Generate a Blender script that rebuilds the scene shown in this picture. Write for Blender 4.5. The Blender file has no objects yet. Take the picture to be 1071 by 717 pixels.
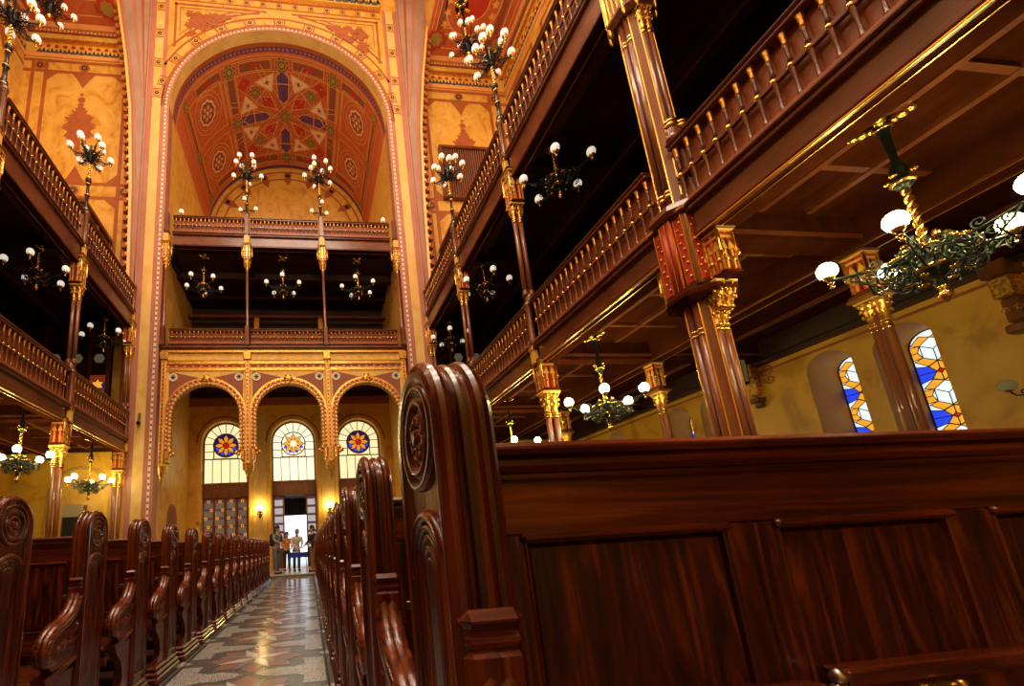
import bpy, math, random
from math import sin, cos, pi, radians, sqrt, atan2
from mathutils import Vector, Matrix
random.seed(7)
S = bpy.context.scene
COL = S.collection
AX = -0.6          # axis of the nave
GH = 5.8           # half distance between the gallery fronts
XR, XL = AX + GH, AX - GH
FY = 15.6          # plane of the end wall of the nave

# ------------------------------------------------------------------ materials
MATS = {}
def mat(name, col, rough=0.5, metal=0.0, emit=None, estr=0.0, coat=0.0, spec=0.5):
    m = bpy.data.materials.new(name); m.use_nodes = True
    nt = m.node_tree; b = nt.nodes['Principled BSDF']
    b.inputs['Base Color'].default_value = (*col, 1)
    b.inputs['Roughness'].default_value = rough
    b.inputs['Metallic'].default_value = metal
    b.inputs['Specular IOR Level'].default_value = spec
    b.inputs['Coat Weight'].default_value = coat
    b.inputs['Coat Roughness'].default_value = 0.12
    if emit:
        b.inputs['Emission Color'].default_value = (*emit, 1)
        b.inputs['Emission Strength'].default_value = estr
    MATS[name] = m
    return m, nt, b

def varied(name, cols, scale=(1, 1, 1), nscale=4.0, detail=6, rough=0.5, metal=0.0, coat=0.0, dist=0.0, bump=0.0, pos=None, spec=0.5, rvar=None):
    m, nt, b = mat(name, cols[0], rough, metal, coat=coat, spec=spec)
    N = nt.nodes; L = nt.links
    tc = N.new('ShaderNodeTexCoord'); mp = N.new('ShaderNodeMapping'); mp.inputs['Scale'].default_value = scale
    no = N.new('ShaderNodeTexNoise'); no.inputs['Scale'].default_value = nscale
    no.inputs['Detail'].default_value = detail; no.inputs['Distortion'].default_value = dist
    cr = N.new('ShaderNodeValToRGB')
    els = cr.color_ramp.elements
    n = len(cols)
    for i, c in enumerate(cols):
        p = pos[i] if pos else 0.3 + 0.4 * i / max(1, n - 1)
        e = els[i] if i < 2 else els.new(p)
        e.position = p; e.color = (*c, 1)
    L.new(tc.outputs['Object'], mp.inputs['Vector']); L.new(mp.outputs['Vector'], no.inputs['Vector'])
    L.new(no.outputs['Fac'], cr.inputs['Fac']); L.new(cr.outputs['Color'], b.inputs['Base Color'])
    if bump:
        bp = N.new('ShaderNodeBump'); bp.inputs['Strength'].default_value = bump; bp.inputs['Distance'].default_value = 0.01
        L.new(no.outputs['Fac'], bp.inputs['Height']); L.new(bp.outputs['Normal'], b.inputs['Normal'])
    if rvar:
        mr = N.new('ShaderNodeMapRange'); mr.inputs['From Min'].default_value = 0.3; mr.inputs['From Max'].default_value = 0.7
        mr.inputs['To Min'].default_value = rvar[0]; mr.inputs['To Max'].default_value = rvar[1]
        L.new(no.outputs['Fac'], mr.inputs['Value']); L.new(mr.outputs['Result'], b.inputs['Roughness'])
    return m

# mahogany of the pews, grain along each axis
for ax, sc in (('x', (0.6, 14, 14)), ('y', (14, 0.6, 14)), ('z', (14, 14, 0.6))):
    varied('mahogany_' + ax, [(0.026, 0.0038, 0.0015), (0.115, 0.018, 0.0045), (0.28, 0.060, 0.013)], sc, 2.2, 8, rough=0.26, coat=0.35, dist=1.2, pos=(0.30, 0.5, 0.72), bump=0.08)
varied('panel_wood', [(0.012, 0.0018, 0.0009), (0.062, 0.0085, 0.0023), (0.24, 0.050, 0.011)], (7, 7, 0.8), 2.2, 12, rough=0.34, coat=0.2, dist=3.2, pos=(0.32, 0.52, 0.74), bump=0.10)
varied('gallery_wood', [(0.115, 0.028, 0.009), (0.205, 0.058, 0.019)], (1, 1, 1), 3, 5, rough=0.3, coat=0.2)
varied('gallery_board', [(0.30, 0.070, 0.014), (0.42, 0.115, 0.024)], (1, 1, 1), 2, 4, rough=0.45)
varied('shaft_wood', [(0.19, 0.058, 0.023), (0.29, 0.096, 0.038)], (3, 3, 0.5), 3, 5, rough=0.28, coat=0.3)
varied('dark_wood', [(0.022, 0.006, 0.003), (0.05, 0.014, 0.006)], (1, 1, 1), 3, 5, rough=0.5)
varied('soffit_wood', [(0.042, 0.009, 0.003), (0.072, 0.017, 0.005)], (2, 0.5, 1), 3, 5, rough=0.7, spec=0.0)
varied('door_wood', [(0.17, 0.05, 0.012), (0.28, 0.09, 0.022)], (4, 4, 0.6), 3, 5, rough=0.35, coat=0.2)
mat('iron', (0.012, 0.013, 0.014), 0.32, 0.6)
mat('iron_green', (0.028, 0.04, 0.032), 0.35, 0.5)
mat('gold', (0.95, 0.60, 0.14), 0.27, 1.0)
varied('gold_relief', [(0.50, 0.22, 0.03), (0.98, 0.60, 0.13)], (1, 1, 1), 24, 3, rough=0.33, metal=0.85, bump=0.3, pos=(0.38, 0.6))
varied('gold_paint', [(0.70, 0.40, 0.06), (0.88, 0.55, 0.11)], (1, 1, 1), 5, 4, rough=0.45)
varied('ochre_marble', [(0.56, 0.25, 0.032), (0.72, 0.385, 0.058), (0.80, 0.48, 0.105)], (1, 1, 0.7), 1.3, 12, rough=0.42, dist=2.0, pos=(0.30, 0.46, 0.68))
varied('pale_marble', [(0.70, 0.42, 0.10), (0.86, 0.60, 0.20)], (1, 1, 0.7), 1.1, 9, rough=0.4, dist=1.5)
varied('olive_marble', [(0.58, 0.275, 0.018), (0.78, 0.41, 0.028), (0.84, 0.47, 0.05)], (1, 1, 1), 1.1, 11, rough=0.45, dist=1.1, pos=(0.34, 0.48, 0.66))
varied('niche_stone', [(0.48, 0.26, 0.045), (0.60, 0.35, 0.075)], (1, 1, 1), 1.5, 6, rough=0.5)
varied('pink_stone', [(0.42, 0.15, 0.10), (0.52, 0.21, 0.14)], (1, 1, 0.5), 2, 5, rough=0.45)
varied('lilac_stone', [(0.34, 0.22, 0.165), (0.44, 0.30, 0.235)], (1, 1, 0.5), 1.5, 5, rough=0.45)
varied('brown_paint', [(0.34, 0.085, 0.018), (0.43, 0.115, 0.026)], (1, 1, 1), 6, 3, rough=0.55)
varied('vault_red', [(0.52, 0.11, 0.030), (0.64, 0.155, 0.042)], (1, 1, 1), 5, 4, rough=0.55)
varied('vault_brown', [(0.24, 0.085, 0.035), (0.36, 0.070, 0.028)], (1, 1, 1), 9, 4, rough=0.55)
mat('bright_red', (0.52, 0.035, 0.014), 0.5)
mat('line_orange', (0.85, 0.40, 0.12), 0.5)
mat('cream_paint', (0.85, 0.66, 0.40), 0.5)
mat('white_bead', (0.86, 0.76, 0.56), 0.4)
mat('purple_paint', (0.13, 0.045, 0.16), 0.5)
mat('green_gold', (0.40, 0.27, 0.055), 0.45)
mat('black_paint', (0.02, 0.014, 0.012), 0.5)
mat('teal_paint', (0.06, 0.10, 0.10), 0.5)
mat('opal_glass', (0.86, 0.84, 0.76), 0.18, emit=(1.0, 0.93, 0.78), estr=0.55)
mat('lit_globe', (1, 0.95, 0.7), 0.3, emit=(1.0, 0.83, 0.36), estr=82)
mat('sconce_glow', (1, 0.95, 0.7), 0.3, emit=(1.0, 0.78, 0.30), estr=110)
mat('dim_globe', (0.36, 0.36, 0.20), 0.2, emit=(0.6, 0.6, 0.25), estr=0.06)
mat('pane_cream', (0.8, 0.75, 0.5), 0.25, emit=(1.0, 0.86, 0.46), estr=1.0)
mat('pane_pale', (0.8, 0.8, 0.7), 0.25, emit=(1.0, 0.92, 0.62), estr=1.2)
mat('pane_white', (0.75, 0.85, 0.85), 0.25, emit=(0.80, 0.95, 0.98), estr=0.95)
mat('pane_orange', (0.8, 0.3, 0.03), 0.25, emit=(1.0, 0.36, 0.02), estr=0.75)
mat('pane_amber', (0.8, 0.4, 0.03), 0.25, emit=(1.0, 0.42, 0.03), estr=0.85)
mat('pane_red', (0.5, 0.02, 0.01), 0.25, emit=(0.55, 0.015, 0.005), estr=0.6)
mat('pane_blue', (0.03, 0.06, 0.6), 0.25, emit=(0.02, 0.07, 1.0), estr=0.85)
mat('pane_navy', (0.02, 0.015, 0.10), 0.25, emit=(0.05, 0.03, 0.35), estr=0.22)
mat('pane_dim', (0.20, 0.19, 0.13), 0.25, emit=(0.7, 0.62, 0.4), estr=0.09)
mat('pane_grey', (0.5, 0.55, 0.55), 0.25, emit=(0.75, 0.85, 0.9), estr=0.38)
mat('pane_darkblue', (0.03, 0.05, 0.22), 0.25, emit=(0.03, 0.06, 0.4), estr=0.22)
mat('pane_darkred', (0.25, 0.04, 0.02), 0.25, emit=(0.5, 0.08, 0.02), estr=0.25)
mat('lead', (0.012, 0.012, 0.012), 0.5)
mat('gray_stone', (0.11, 0.11, 0.105), 0.22)
varied('white_terrazzo', [(0.06, 0.06, 0.06), (0.38, 0.37, 0.35), (0.60, 0.58, 0.55)], (1, 1, 1), 95, 2, rough=0.2, pos=(0.40, 0.49, 0.62))
varied('pink_terrazzo', [(0.23, 0.13, 0.105), (0.31, 0.18, 0.15)], (1, 1, 1), 40, 3, rough=0.2)
mat('pale_stone', (0.56, 0.53, 0.47), 0.2)
mat('blue_stone', (0.24, 0.26, 0.30), 0.2)
varied('floor_boards', [(0.05, 0.02, 0.01), (0.10, 0.045, 0.022)], (6, 0.6, 1), 3, 5, rough=0.4)
varied('step_stone', [(0.30, 0.24, 0.19), (0.42, 0.34, 0.27)], (1, 1, 1), 4, 4, rough=0.4)
mat('steel', (0.6, 0.6, 0.62), 0.3, 1.0)
mat('skin', (0.55, 0.30, 0.2), 0.5)
mat('hair_dark', (0.02, 0.012, 0.008), 0.6)
mat('hair_gray', (0.25, 0.23, 0.2), 0.6)
mat('cloth_gray', (0.22, 0.22, 0.19), 0.8)
mat('cloth_denim', (0.10, 0.14, 0.20), 0.8)
mat('cloth_cream', (0.72, 0.66, 0.52), 0.8)
mat('cloth_black', (0.02, 0.02, 0.022), 0.8)
mat('cloth_khaki', (0.24, 0.17, 0.07), 0.8)
mat('cloth_orange', (0.62, 0.22, 0.04), 0.8)
mat('cloth_blue', (0.01, 0.03, 0.30), 0.75)
mat('paper', (0.8, 0.8, 0.76), 0.6)
mat('sign_paper', (0.62, 0.52, 0.30), 0.6)
mat('plaster_out', (0.6, 0.62, 0.65), 0.7)

# ------------------------------------------------------------------ mesh builder
class MB:
    def __init__(s): s.v = []; s.f = []; s.m = []; s.sm = []; s.names = []
    def mi(s, name):
        if name not in s.names: s.names.append(name)
        return s.names.index(name)
    def add(s, vs, fs, m, smooth=False, M=None):
        b = len(s.v); k = s.mi(m)
        if M is not None: vs = [M @ Vector(p) for p in vs]
        s.v.extend([tuple(p) for p in vs])
        for f in fs:
            s.f.append(tuple(i + b for i in f)); s.m.append(k); s.sm.append(smooth)
        return s
    def box(s, x0, x1, y0, y1, z0, z1, m, bev=0.0, M=None):
        if x0 > x1: x0, x1 = x1, x0
        if y0 > y1: y0, y1 = y1, y0
        if z0 > z1: z0, z1 = z1, z0
        if not bev:
            vs = [(x, y, z) for x in (x0, x1) for y in (y0, y1) for z in (z0, z1)]
            fs = [(0, 1, 3, 2), (4, 6, 7, 5), (0, 4, 5, 1), (2, 3, 7, 6), (0, 2, 6, 4), (1, 5, 7, 3)]
            return s.add(vs, fs, m, False, M)
        b = min(bev, (x1 - x0) / 2.01, (y1 - y0) / 2.01, (z1 - z0) / 2.01)
        vs = []; ids = {}
        for i, (x, sx) in enumerate(((x0, 1), (x1, -1))):
            for j, (y, sy) in enumerate(((y0, 1), (y1, -1))):
                for k, (z, sz) in enumerate(((z0, 1), (z1, -1))):
                    ids[i, j, k, 0] = len(vs); vs.append((x, y + sy * b, z + sz * b))
                    ids[i, j, k, 1] = len(vs); vs.append((x + sx * b, y, z + sz * b))
                    ids[i, j, k, 2] = len(vs); vs.append((x + sx * b, y + sy * b, z))
        fs = []
        for i in (0, 1):
            q = [ids[i, 0, 0, 0], ids[i, 0, 1, 0], ids[i, 1, 1, 0], ids[i, 1, 0, 0]]; fs.append(tuple(q if i == 0 else q[::-1]))
            q = [ids[0, i, 0, 1], ids[1, i, 0, 1], ids[1, i, 1, 1], ids[0, i, 1, 1]]; fs.append(tuple(q if i == 0 else q[::-1]))
            q = [ids[0, 0, i, 2], ids[0, 1, i, 2], ids[1, 1, i, 2], ids[1, 0, i, 2]]; fs.append(tuple(q if i == 0 else q[::-1]))
        for i in (0, 1):
            for j in (0, 1):
                fs.append((ids[i, j, 0, 0], ids[i, j, 1, 0], ids[i, j, 1, 1], ids[i, j, 0, 1]))
                fs.append((ids[i, 0, j, 0], ids[i, 1, j, 0], ids[i, 1, j, 2], ids[i, 0, j, 2]))
                fs.append((ids[0, i, j, 1], ids[1, i, j, 1], ids[1, i, j, 2], ids[0, i, j, 2]))
                for k in (0, 1):
                    fs.append((ids[i, j, k, 0], ids[i, j, k, 1], ids[i, j, k, 2]))
        return s.add(vs, fs, m, False, M)
    def lathe(s, prof, m, c=(0, 0, 0), seg=12, axis='z', smooth=True, M=None, ph=0.0):
        vs = []; n = len(prof)
        for r, h in prof:
            for k in range(seg):
                a = 2 * pi * k / seg + ph
                p = (r * cos(a), r * sin(a), h)
                if axis == 'x': p = (p[2], p[0], p[1])
                elif axis == 'y': p = (p[0], p[2], p[1])
                vs.append((p[0] + c[0], p[1] + c[1], p[2] + c[2]))
        fs = []
        for i in range(n - 1):
            for k in range(seg):
                k2 = (k + 1) % seg
                fs.append((i * seg + k, i * seg + k2, (i + 1) * seg + k2, (i + 1) * seg + k))
        if prof[0][0] > 1e-4: fs.append(tuple(range(seg))[::-1])
        if prof[-1][0] > 1e-4: fs.append(tuple((n - 1) * seg + k for k in range(seg)))
        return s.add(vs, fs, m, smooth, M)
    def sphere(s, c, r, m, seg=12, rings=7, sz=1.0, M=None):
        prof = [(max(1e-5, r * sin(pi * i / rings)), -r * sz * cos(pi * i / rings)) for i in range(rings + 1)]
        return s.lathe(prof, m, c, seg, M=M)
    def tube(s, pts, r, m, seg=6, cap=True, M=None, smooth=True):
        pts = [Vector(p) for p in pts]; n = len(pts)
        rs = r if isinstance(r, (list, tuple)) else [r] * n
        vs = []; fs = []
        t0 = (pts[1] - pts[0]).normalized()
        up = Vector((0, 0, 1)) if abs(t0.z) < 0.9 else Vector((1, 0, 0))
        nrm = t0.cross(up).normalized()
        for i in range(n):
            t = (pts[min(i + 1, n - 1)] - pts[max(i - 1, 0)]).normalized()
            nrm = (nrm - t * nrm.dot(t)).normalized(); bn = t.cross(nrm)
            for k in range(seg):
                a = 2 * pi * k / seg
                vs.append(pts[i] + (nrm * cos(a) + bn * sin(a)) * rs[i])
        for i in range(n - 1):
            for k in range(seg):
                k2 = (k + 1) % seg
                fs.append((i * seg + k, i * seg + k2, (i + 1) * seg + k2, (i + 1) * seg + k))
        if cap:
            fs.append(tuple(range(seg))[::-1]); fs.append(tuple((n - 1) * seg + k for k in range(seg)))
        return s.add(vs, fs, m, smooth, M)
    def prism(s, poly, fn, d0, d1, m, M=None, smooth=False):
        """poly: 2D outline; fn(u, w, d) -> 3D; d0..d1 thickness"""
        n = len(poly)
        vs = [fn(u, w, d0) for u, w in poly] + [fn(u, w, d1) for u, w in poly]
        fs = [tuple(range(n))[::-1], tuple(range(n, 2 * n))]
        s.add(vs, fs, m, False, M)
        b = [(i, (i + 1) % n, n + (i + 1) % n, n + i) for i in range(n)]
        return s.add(vs, b, m, smooth, M)
    def flat(s, poly, fn, d, m):
        return s.add([fn(u, w, d) for u, w in poly], [tuple(range(len(poly)))], m)
    def strip(s, a, b, m, closed=False, smooth=False, M=None):
        """quads between two equally long point lists"""
        n = len(a); vs = list(a) + list(b)
        fs = [(i, (i + 1) % n, n + (i + 1) % n, n + i) for i in range(n if closed else n - 1)]
        return s.add(vs, fs, m, smooth, M)
    def sweep(s, paths, m, closed=False, smooth=True, M=None):
        for a, b in zip(paths[:-1], paths[1:]): s.strip(a, b, m, closed, smooth, M)
        return s
    def build(s, name, parent=None):
        me = bpy.data.meshes.new(name); me.from_pydata(s.v, [], s.f)
        for n in s.names: me.materials.append(MATS[n])
        me.polygons.foreach_set('material_index', s.m)
        me.polygons.foreach_set('use_smooth', s.sm)
        me.update()
        o = bpy.data.objects.new(name, me); COL.objects.link(o)
        if parent: o.parent = parent
        return o

def tag(o, label=None, cat=None, group=None, kind=None):
    if label: o['label'] = label
    if cat: o['category'] = cat
    if group: o['group'] = group
    if kind: o['kind'] = kind
    return o
def thing(name, label, cat, loc=(0, 0, 0), rz=0.0, group=None):
    o = bpy.data.objects.new(name, None); COL.objects.link(o)
    o.location = loc; o.rotation_euler = (0, 0, rz); o.empty_display_size = 0.2
    return tag(o, label, cat, group)
def struct(name, mb): return tag(mb.build(name), kind='structure')
def copy_obj(o, parent=None):
    c = o.copy(); COL.objects.link(c)
    if parent: c.parent = parent
    return c
KIDS = {}
def dup(root, loc, rz, label):
    r = root.copy(); COL.objects.link(r); r.location = loc; r.rotation_euler = (0, 0, rz); r['label'] = label
    def rec(src, dst):
        for ch in src.children:
            c = copy_obj(ch, dst); rec(ch, c)
    rec(root, r)
    return r
ORD = ['first', 'second', 'third', 'fourth', 'fifth', 'sixth', 'seventh', 'eighth', 'ninth', 'tenth', 'eleventh', 'twelfth', 'thirteenth',
       'fourteenth', 'fifteenth', 'sixteenth', 'seventeenth', 'eighteenth', 'nineteenth', 'twentieth', 'twenty-first']

def arc(cx, cz, r, a0, a1, n): return [(cx + r * cos(a0 + (a1 - a0) * i / n), cz + r * sin(a0 + (a1 - a0) * i / n)) for i in range(n + 1)]

def wall_with_arches(mb, u0, u1, z0, z1, ops, fn, m, rev, depth, inner=None, n=20):
    """front face at d=0 with arched openings (uc, hw, sill, spring); reveals to d=depth, narrowing to half width inner"""
    ops = sorted(ops); cur = u0
    for uc, hw, sill, spr in ops:
        mb.flat([(cur, z0), (uc - hw, z0), (uc - hw, z1), (cur, z1)], fn, 0, m)
        if sill > z0 + 1e-3: mb.flat([(uc - hw, z0), (uc + hw, z0), (uc + hw, sill), (uc - hw, sill)], fn, 0, m)
        A = arc(uc, spr, hw, pi, 0, n)
        for i in range(n):
            (a, za), (b, zb) = A[i], A[i + 1]
            mb.flat([(a, za), (b, zb), (b, z1), (a, z1)], fn, 0, m)
        hi = inner if inner else hw
        O = [(uc - hw, sill)] + A + [(uc + hw, sill)]
        I = [(uc - hi, sill + (hw - hi))] + arc(uc, spr, hi, pi, 0, n) + [(uc + hi, sill + (hw - hi))]
        mb.strip([fn(a, b, 0) for a, b in O], [fn(a, b, depth) for a, b in I], rev)
        mb.flat([O[0], O[-1]], fn, 0, rev) if False else mb.add([fn(*O[0], 0), fn(*O[-1], 0), fn(*I[-1], depth), fn(*I[0], depth)], [(0, 1, 2, 3)], rev)
        cur = uc + hw
    mb.flat([(cur, z0), (u1, z0), (u1, z1), (cur, z1)], fn, 0, m)

def ring2d(mb, cx, cz, r0, r1, a0, a1, fn, d, m, n=32, depth=None):
    A = arc(cx, cz, r0, a0, a1, n); B = arc(cx, cz, r1, a0, a1, n)
    mb.strip([fn(a, b, d) for a, b in A], [fn(a, b, d) for a, b in B], m)
    if depth is not None:
        mb.strip([fn(a, b, d) for a, b in A], [fn(a, b, depth) for a, b in A], m)
        mb.strip([fn(a, b, d) for a, b in B], [fn(a, b, depth) for a, b in B], m)

def rect(mb, u0, u1, w0, w1, fn, d, m): mb.flat([(u0, w0), (u1, w0), (u1, w1), (u0, w1)], fn, d, m)
def frame(mb, u0, u1, w0, w1, t, fn, d, m):
    rect(mb, u0, u1, w0, w0 + t, fn, d, m); rect(mb, u0, u1, w1 - t, w1, fn, d, m)
    rect(mb, u0, u0 + t, w0 + t, w1 - t, fn, d, m); rect(mb, u1 - t, u1, w0 + t, w1 - t, fn, d, m)
def star2d(cx, cy, r0, r1, n, ph=0.0):
    return [(cx + (r0 if i % 2 == 0 else r1) * cos(ph + pi * i / n), cy + (r0 if i % 2 == 0 else r1) * sin(ph + pi * i / n)) for i in range(2 * n)]
def fan(mb, poly, c, fn, d, m):
    vs = [fn(*c, d)] + [fn(u, w, d) for u, w in poly]; n = len(poly)
    mb.add(vs, [(0, 1 + i, 1 + (i + 1) % n) for i in range(n)], m)
# ================================================================== the setting
WR, WL = 11.0, 2 * AX - 11.0          # outer walls
DW = 20.0                             # door wall behind the arcade
FX = lambda d0, sg=1: (lambda u, w, d: (u, d0 + sg * d, w))      # wall across the nave, front faces -Y
def onX(x0, sg): return lambda u, w, d: (x0 + sg * d, u, w)      # wall along the nave

# ---- floor with the mosaic aisle
fl = MB()
AC, AH = -0.53, 0.72
fl.box(WL - 0.5, AC - AH - 0.02, -7.5, FY + 0.2, -0.2, -0.002, 'floor_boards')
fl.box(AC + AH + 0.02, WR + 0.5, -7.5, FY + 0.2, -0.2, -0.002, 'floor_boards')
fl.box(AC - AH - 0.02, AC + AH + 0.02, -7.5, FY + 0.2, -0.2, 0.0, 'gray_stone')
top = lambda u, w, d: (u, w, d)
P = 1.04
for k in range(-3, 12):
    yc = 4.40 + P * k
    for sx in (-1, 1):
        X = lambda t: AC + sx * t
        ym = yc + P / 2
        # white blocks at the border with a tongue between the stars
        blk = [(X(0.63), ym - 0.37), (X(0.63), ym + 0.37), (X(0.45), ym + 0.37), (X(0.46), ym + 0.17), (X(0.36), ym + 0.115), (X(0.24), ym + 0.125), (X(0.12), ym + 0.07), (X(0.05), ym), (X(0.12), ym - 0.07), (X(0.24), ym - 0.125), (X(0.36), ym - 0.115), (X(0.46), ym - 0.17), (X(0.45), ym - 0.37)]
        fan(fl, blk if sx > 0 else blk[::-1], (X(0.5), ym), top, 0.002, 'white_terrazzo')
        tri = [(X(0.70), yc - 0.10), (X(0.70), yc + 0.10), (X(0.585), yc)]
        fl.flat(tri if sx > 0 else tri[::-1], top, 0.002, 'pale_stone')
    fan(fl, star2d(AC, yc, 0.47, 0.32, 8, 0), (AC, yc), top, 0.002, 'pink_terrazzo')
    fan(fl, star2d(AC, yc, 0.40, 0.17, 8, pi / 8), (AC, yc), top, 0.004, 'blue_stone')
    for q in range(8):
        a = pi / 8 + q * pi / 4
        tip = (AC + 0.37 * cos(a), yc + 0.37 * sin(a))
        s1 = (AC + 0.15 * cos(a + pi / 8), yc + 0.15 * sin(a + pi / 8))
        fl.flat([(AC, yc), tip, s1], top, 0.006, 'pale_stone' if q % 2 == 0 else 'pink_terrazzo')
        if q % 2 == 0:
            s2 = (AC + 0.15 * cos(a - pi / 8), yc + 0.15 * sin(a - pi / 8))
            fl.flat([(AC, yc), s2, tip], top, 0.006, 'pale_stone')
    for sx in (-1, 1):
        x0 = AC + sx * 0.64; x1 = AC + sx * 0.655
        fl.flat([(min(x0, x1), yc - P / 2), (max(x0, x1), yc - P / 2), (max(x0, x1), yc + P / 2), (min(x0, x1), yc + P / 2)], top, 0.002, 'black_paint')
struct('floor', fl)
st = MB()
st.box(-5.47, 4.23, FY + 0.1, 26, -0.2, 0.1, 'step_stone')
st.box(-5.47, 4.23, FY + 0.06, FY + 0.16, 0.085, 0.115, 'pale_stone')
struct('trim_1', st).name = 'trim_1'

# ---- end wall of the nave: strips beside the great recess, spandrels over it, painted frames
OH = 4.85                              # half width of the recess
VZ, VR = 20.2, 4.85                    # springing height, radius of the vault
fw = FX(FY)
wf = MB()
def edge_off(z):                       # half distance from the axis to the arch over the side aisle
    T = [(0, 5.95), (10, 6.02), (16, 6.2), (20, 6.42), (23, 6.78), (26, 7.25), (28, 7.7), (29.5, 8.25), (30.5, 8.75)]
    for (a, b), (c, d) in zip(T[:-1], T[1:]):
        if z <= c: return b + (d - b) * (z - a) / (c - a)
    return T[-1][1]
ZT = 30.5
zs = [0.0, 4, 8, 10, 12, 14, 16, 18, 20, 21.5, 23, 24.5, 26, 27, 28, 29.5, ZT]
def side_band(o0, o1, m, d, z0=0.0, z1=ZT):
    """vertical band between two offsets (numbers or functions of z) on both sides of the axis"""
    f0 = o0 if callable(o0) else (lambda z: o0); f1 = o1 if callable(o1) else (lambda z: o1)
    Z = [z0] + [z for z in zs if z0 < z < z1] + [z1]
    for sx in (-1, 1):
        a = [fw(AX + sx * f0(z), z, d) for z in Z]; b = [fw(AX + sx * f1(z), z, d) for z in Z]
        wf.strip(a, b, m) if sx < 0 else wf.strip(b, a, m)
side_band(OH, edge_off, 'ochre_marble', 0)
side_band(OH, OH + 0.10, 'pink_stone', -0.012, 0, VZ)
side_band(OH + 0.10, OH + 0.19, 'white_bead', -0.006, 0, VZ)
side_band(OH + 0.19, OH + 0.36, 'pink_stone', -0.008, 0, 27)
side_band(OH + 0.36, OH + 0.72, 'pale_marble', -0.004, 0, 27)
side_band(OH + 0.72, OH + 0.92, 'pink_stone', -0.008, 0, 27)
side_band(lambda z: OH + 0.92, lambda z: edge_off(z) - 0.02, 'lilac_stone', -0.05, 11.0, ZT)
side_band(lambda z: OH + 0.98, lambda z: OH + 1.03, 'brown_paint', -0.055, 11.0, ZT)
side_band(lambda z: edge_off(z) - 0.22, lambda z: edge_off(z) - 0.13, 'pink_stone', -0.055, 11.0, ZT)
side_band(lambda z: edge_off(z) - 0.10, lambda z: edge_off(z) - 0.06, 'brown_paint', -0.055, 11.0, ZT)
side_band(lambda z: OH + 1.10 + max(0, z - 20.5) * 0.10, lambda z: OH + 1.14 + max(0, z - 20.5) * 0.12, 'pink_stone', -0.056, 20.5, ZT)
side_band(lambda z: OH + 1.03 + max(0, z - 20.5) * 0.045, lambda z: OH + 1.06 + max(0, z - 20.5) * 0.06, 'brown_paint', -0.056, 20.5, ZT)
for sx in (-1, 1):                     # edge of the raised strip
    wf.strip([fw(AX + sx * (OH + 0.92), z, -0.05) for z in (11.0, ZT)], [fw(AX + sx * (OH + 0.92), z, 0.0) for z in (11.0, ZT)], 'pink_stone')
# dotted bead on the jambs (small dark gaps between the white beads)
for sx in (-1, 1):
    z = 0.4
    while z < VZ:
        rect(wf, AX + sx * (OH + 0.145) - 0.035, AX + sx * (OH + 0.145) + 0.035, z, z + 0.09, fw, -0.010, 'brown_paint'); z += 0.22
# spandrels
A = arc(AX, VZ, VR, pi, 0, 48)
for (a, za), (b, zb) in zip(A[:-1], A[1:]): wf.flat([(a, za), (b, zb), (b, ZT), (a, ZT)], fw, 0, 'ochre_marble')
ring2d(wf, AX, VZ, VR, VR + 0.10, 0, pi, fw, -0.012, 'pink_stone', 48)
ring2d(wf, AX, VZ, VR + 0.10, VR + 0.19, 0, pi, fw, -0.006, 'white_bead', 48)
ring2d(wf, AX, VZ, VR + 0.19, VR + 0.32, 0, pi, fw, -0.012, 'brown_paint', 48)
for i in range(80):
    a = pi * (i + .5) / 80; c, s_ = cos(a), sin(a); r = VR + 0.145
    q = [(AX + (r + dr) * cos(a + da), VZ + (r + dr) * sin(a + da)) for dr, da in ((-.04, -.008), (.04, -.008), (.04, .008), (-.04, .008))]
    wf.flat(q, fw, -0.010, 'brown_paint')
ring2d(wf, AX, VZ, VR + 0.32, VR + 0.36, 0, pi, fw, -0.008, 'brown_paint', 48)
ring2d(wf, AX, VZ, VR + 0.70, VR + 0.80, 0.42, pi - 0.42, fw, -0.008, 'brown_paint', 48)
def medal(u, w, r, d=-0.012, ang=0.0):
    q = [(u + r * 1.41 * cos(ang + pi / 4 + i * pi / 2), w + r * 1.41 * sin(ang + pi / 4 + i * pi / 2)) for i in range(4)]
    wf.flat(q, fw, d, 'brown_paint')
    q = [(u + r * 1.1 * cos(ang + pi / 4 + i * pi / 2), w + r * 1.1 * sin(ang + pi / 4 + i * pi / 2)) for i in range(4)]
    wf.flat(q, fw, d - 0.003, 'gold_paint')
    fan(wf, star2d(u, w, r * 0.72, r * 0.55, 8), (u, w), fw, d - 0.006, 'black_paint')
    fan(wf, star2d(u, w, r * 0.32, r * 0.2, 6), (u, w), fw, d - 0.009, 'green_gold')
for i in range(1, 12):
    a = pi * i / 12; medal(AX + (VR + 0.53) * cos(a), VZ + (VR + 0.53) * sin(a), 0.155, ang=a)
    for da in (-0.045, 0.045):
        rr = VR + 0.53
        q = [(AX + (rr + dr) * cos(a + da + e), VZ + (rr + dr) * sin(a + da + e)) for dr, e in ((-.17, -.006), (.17, -.006), (.17, .006), (-.17, .006))]
        wf.flat(q, fw, -0.009, 'brown_paint')
ZC = 27.1                              # underside of the cornice
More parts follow.
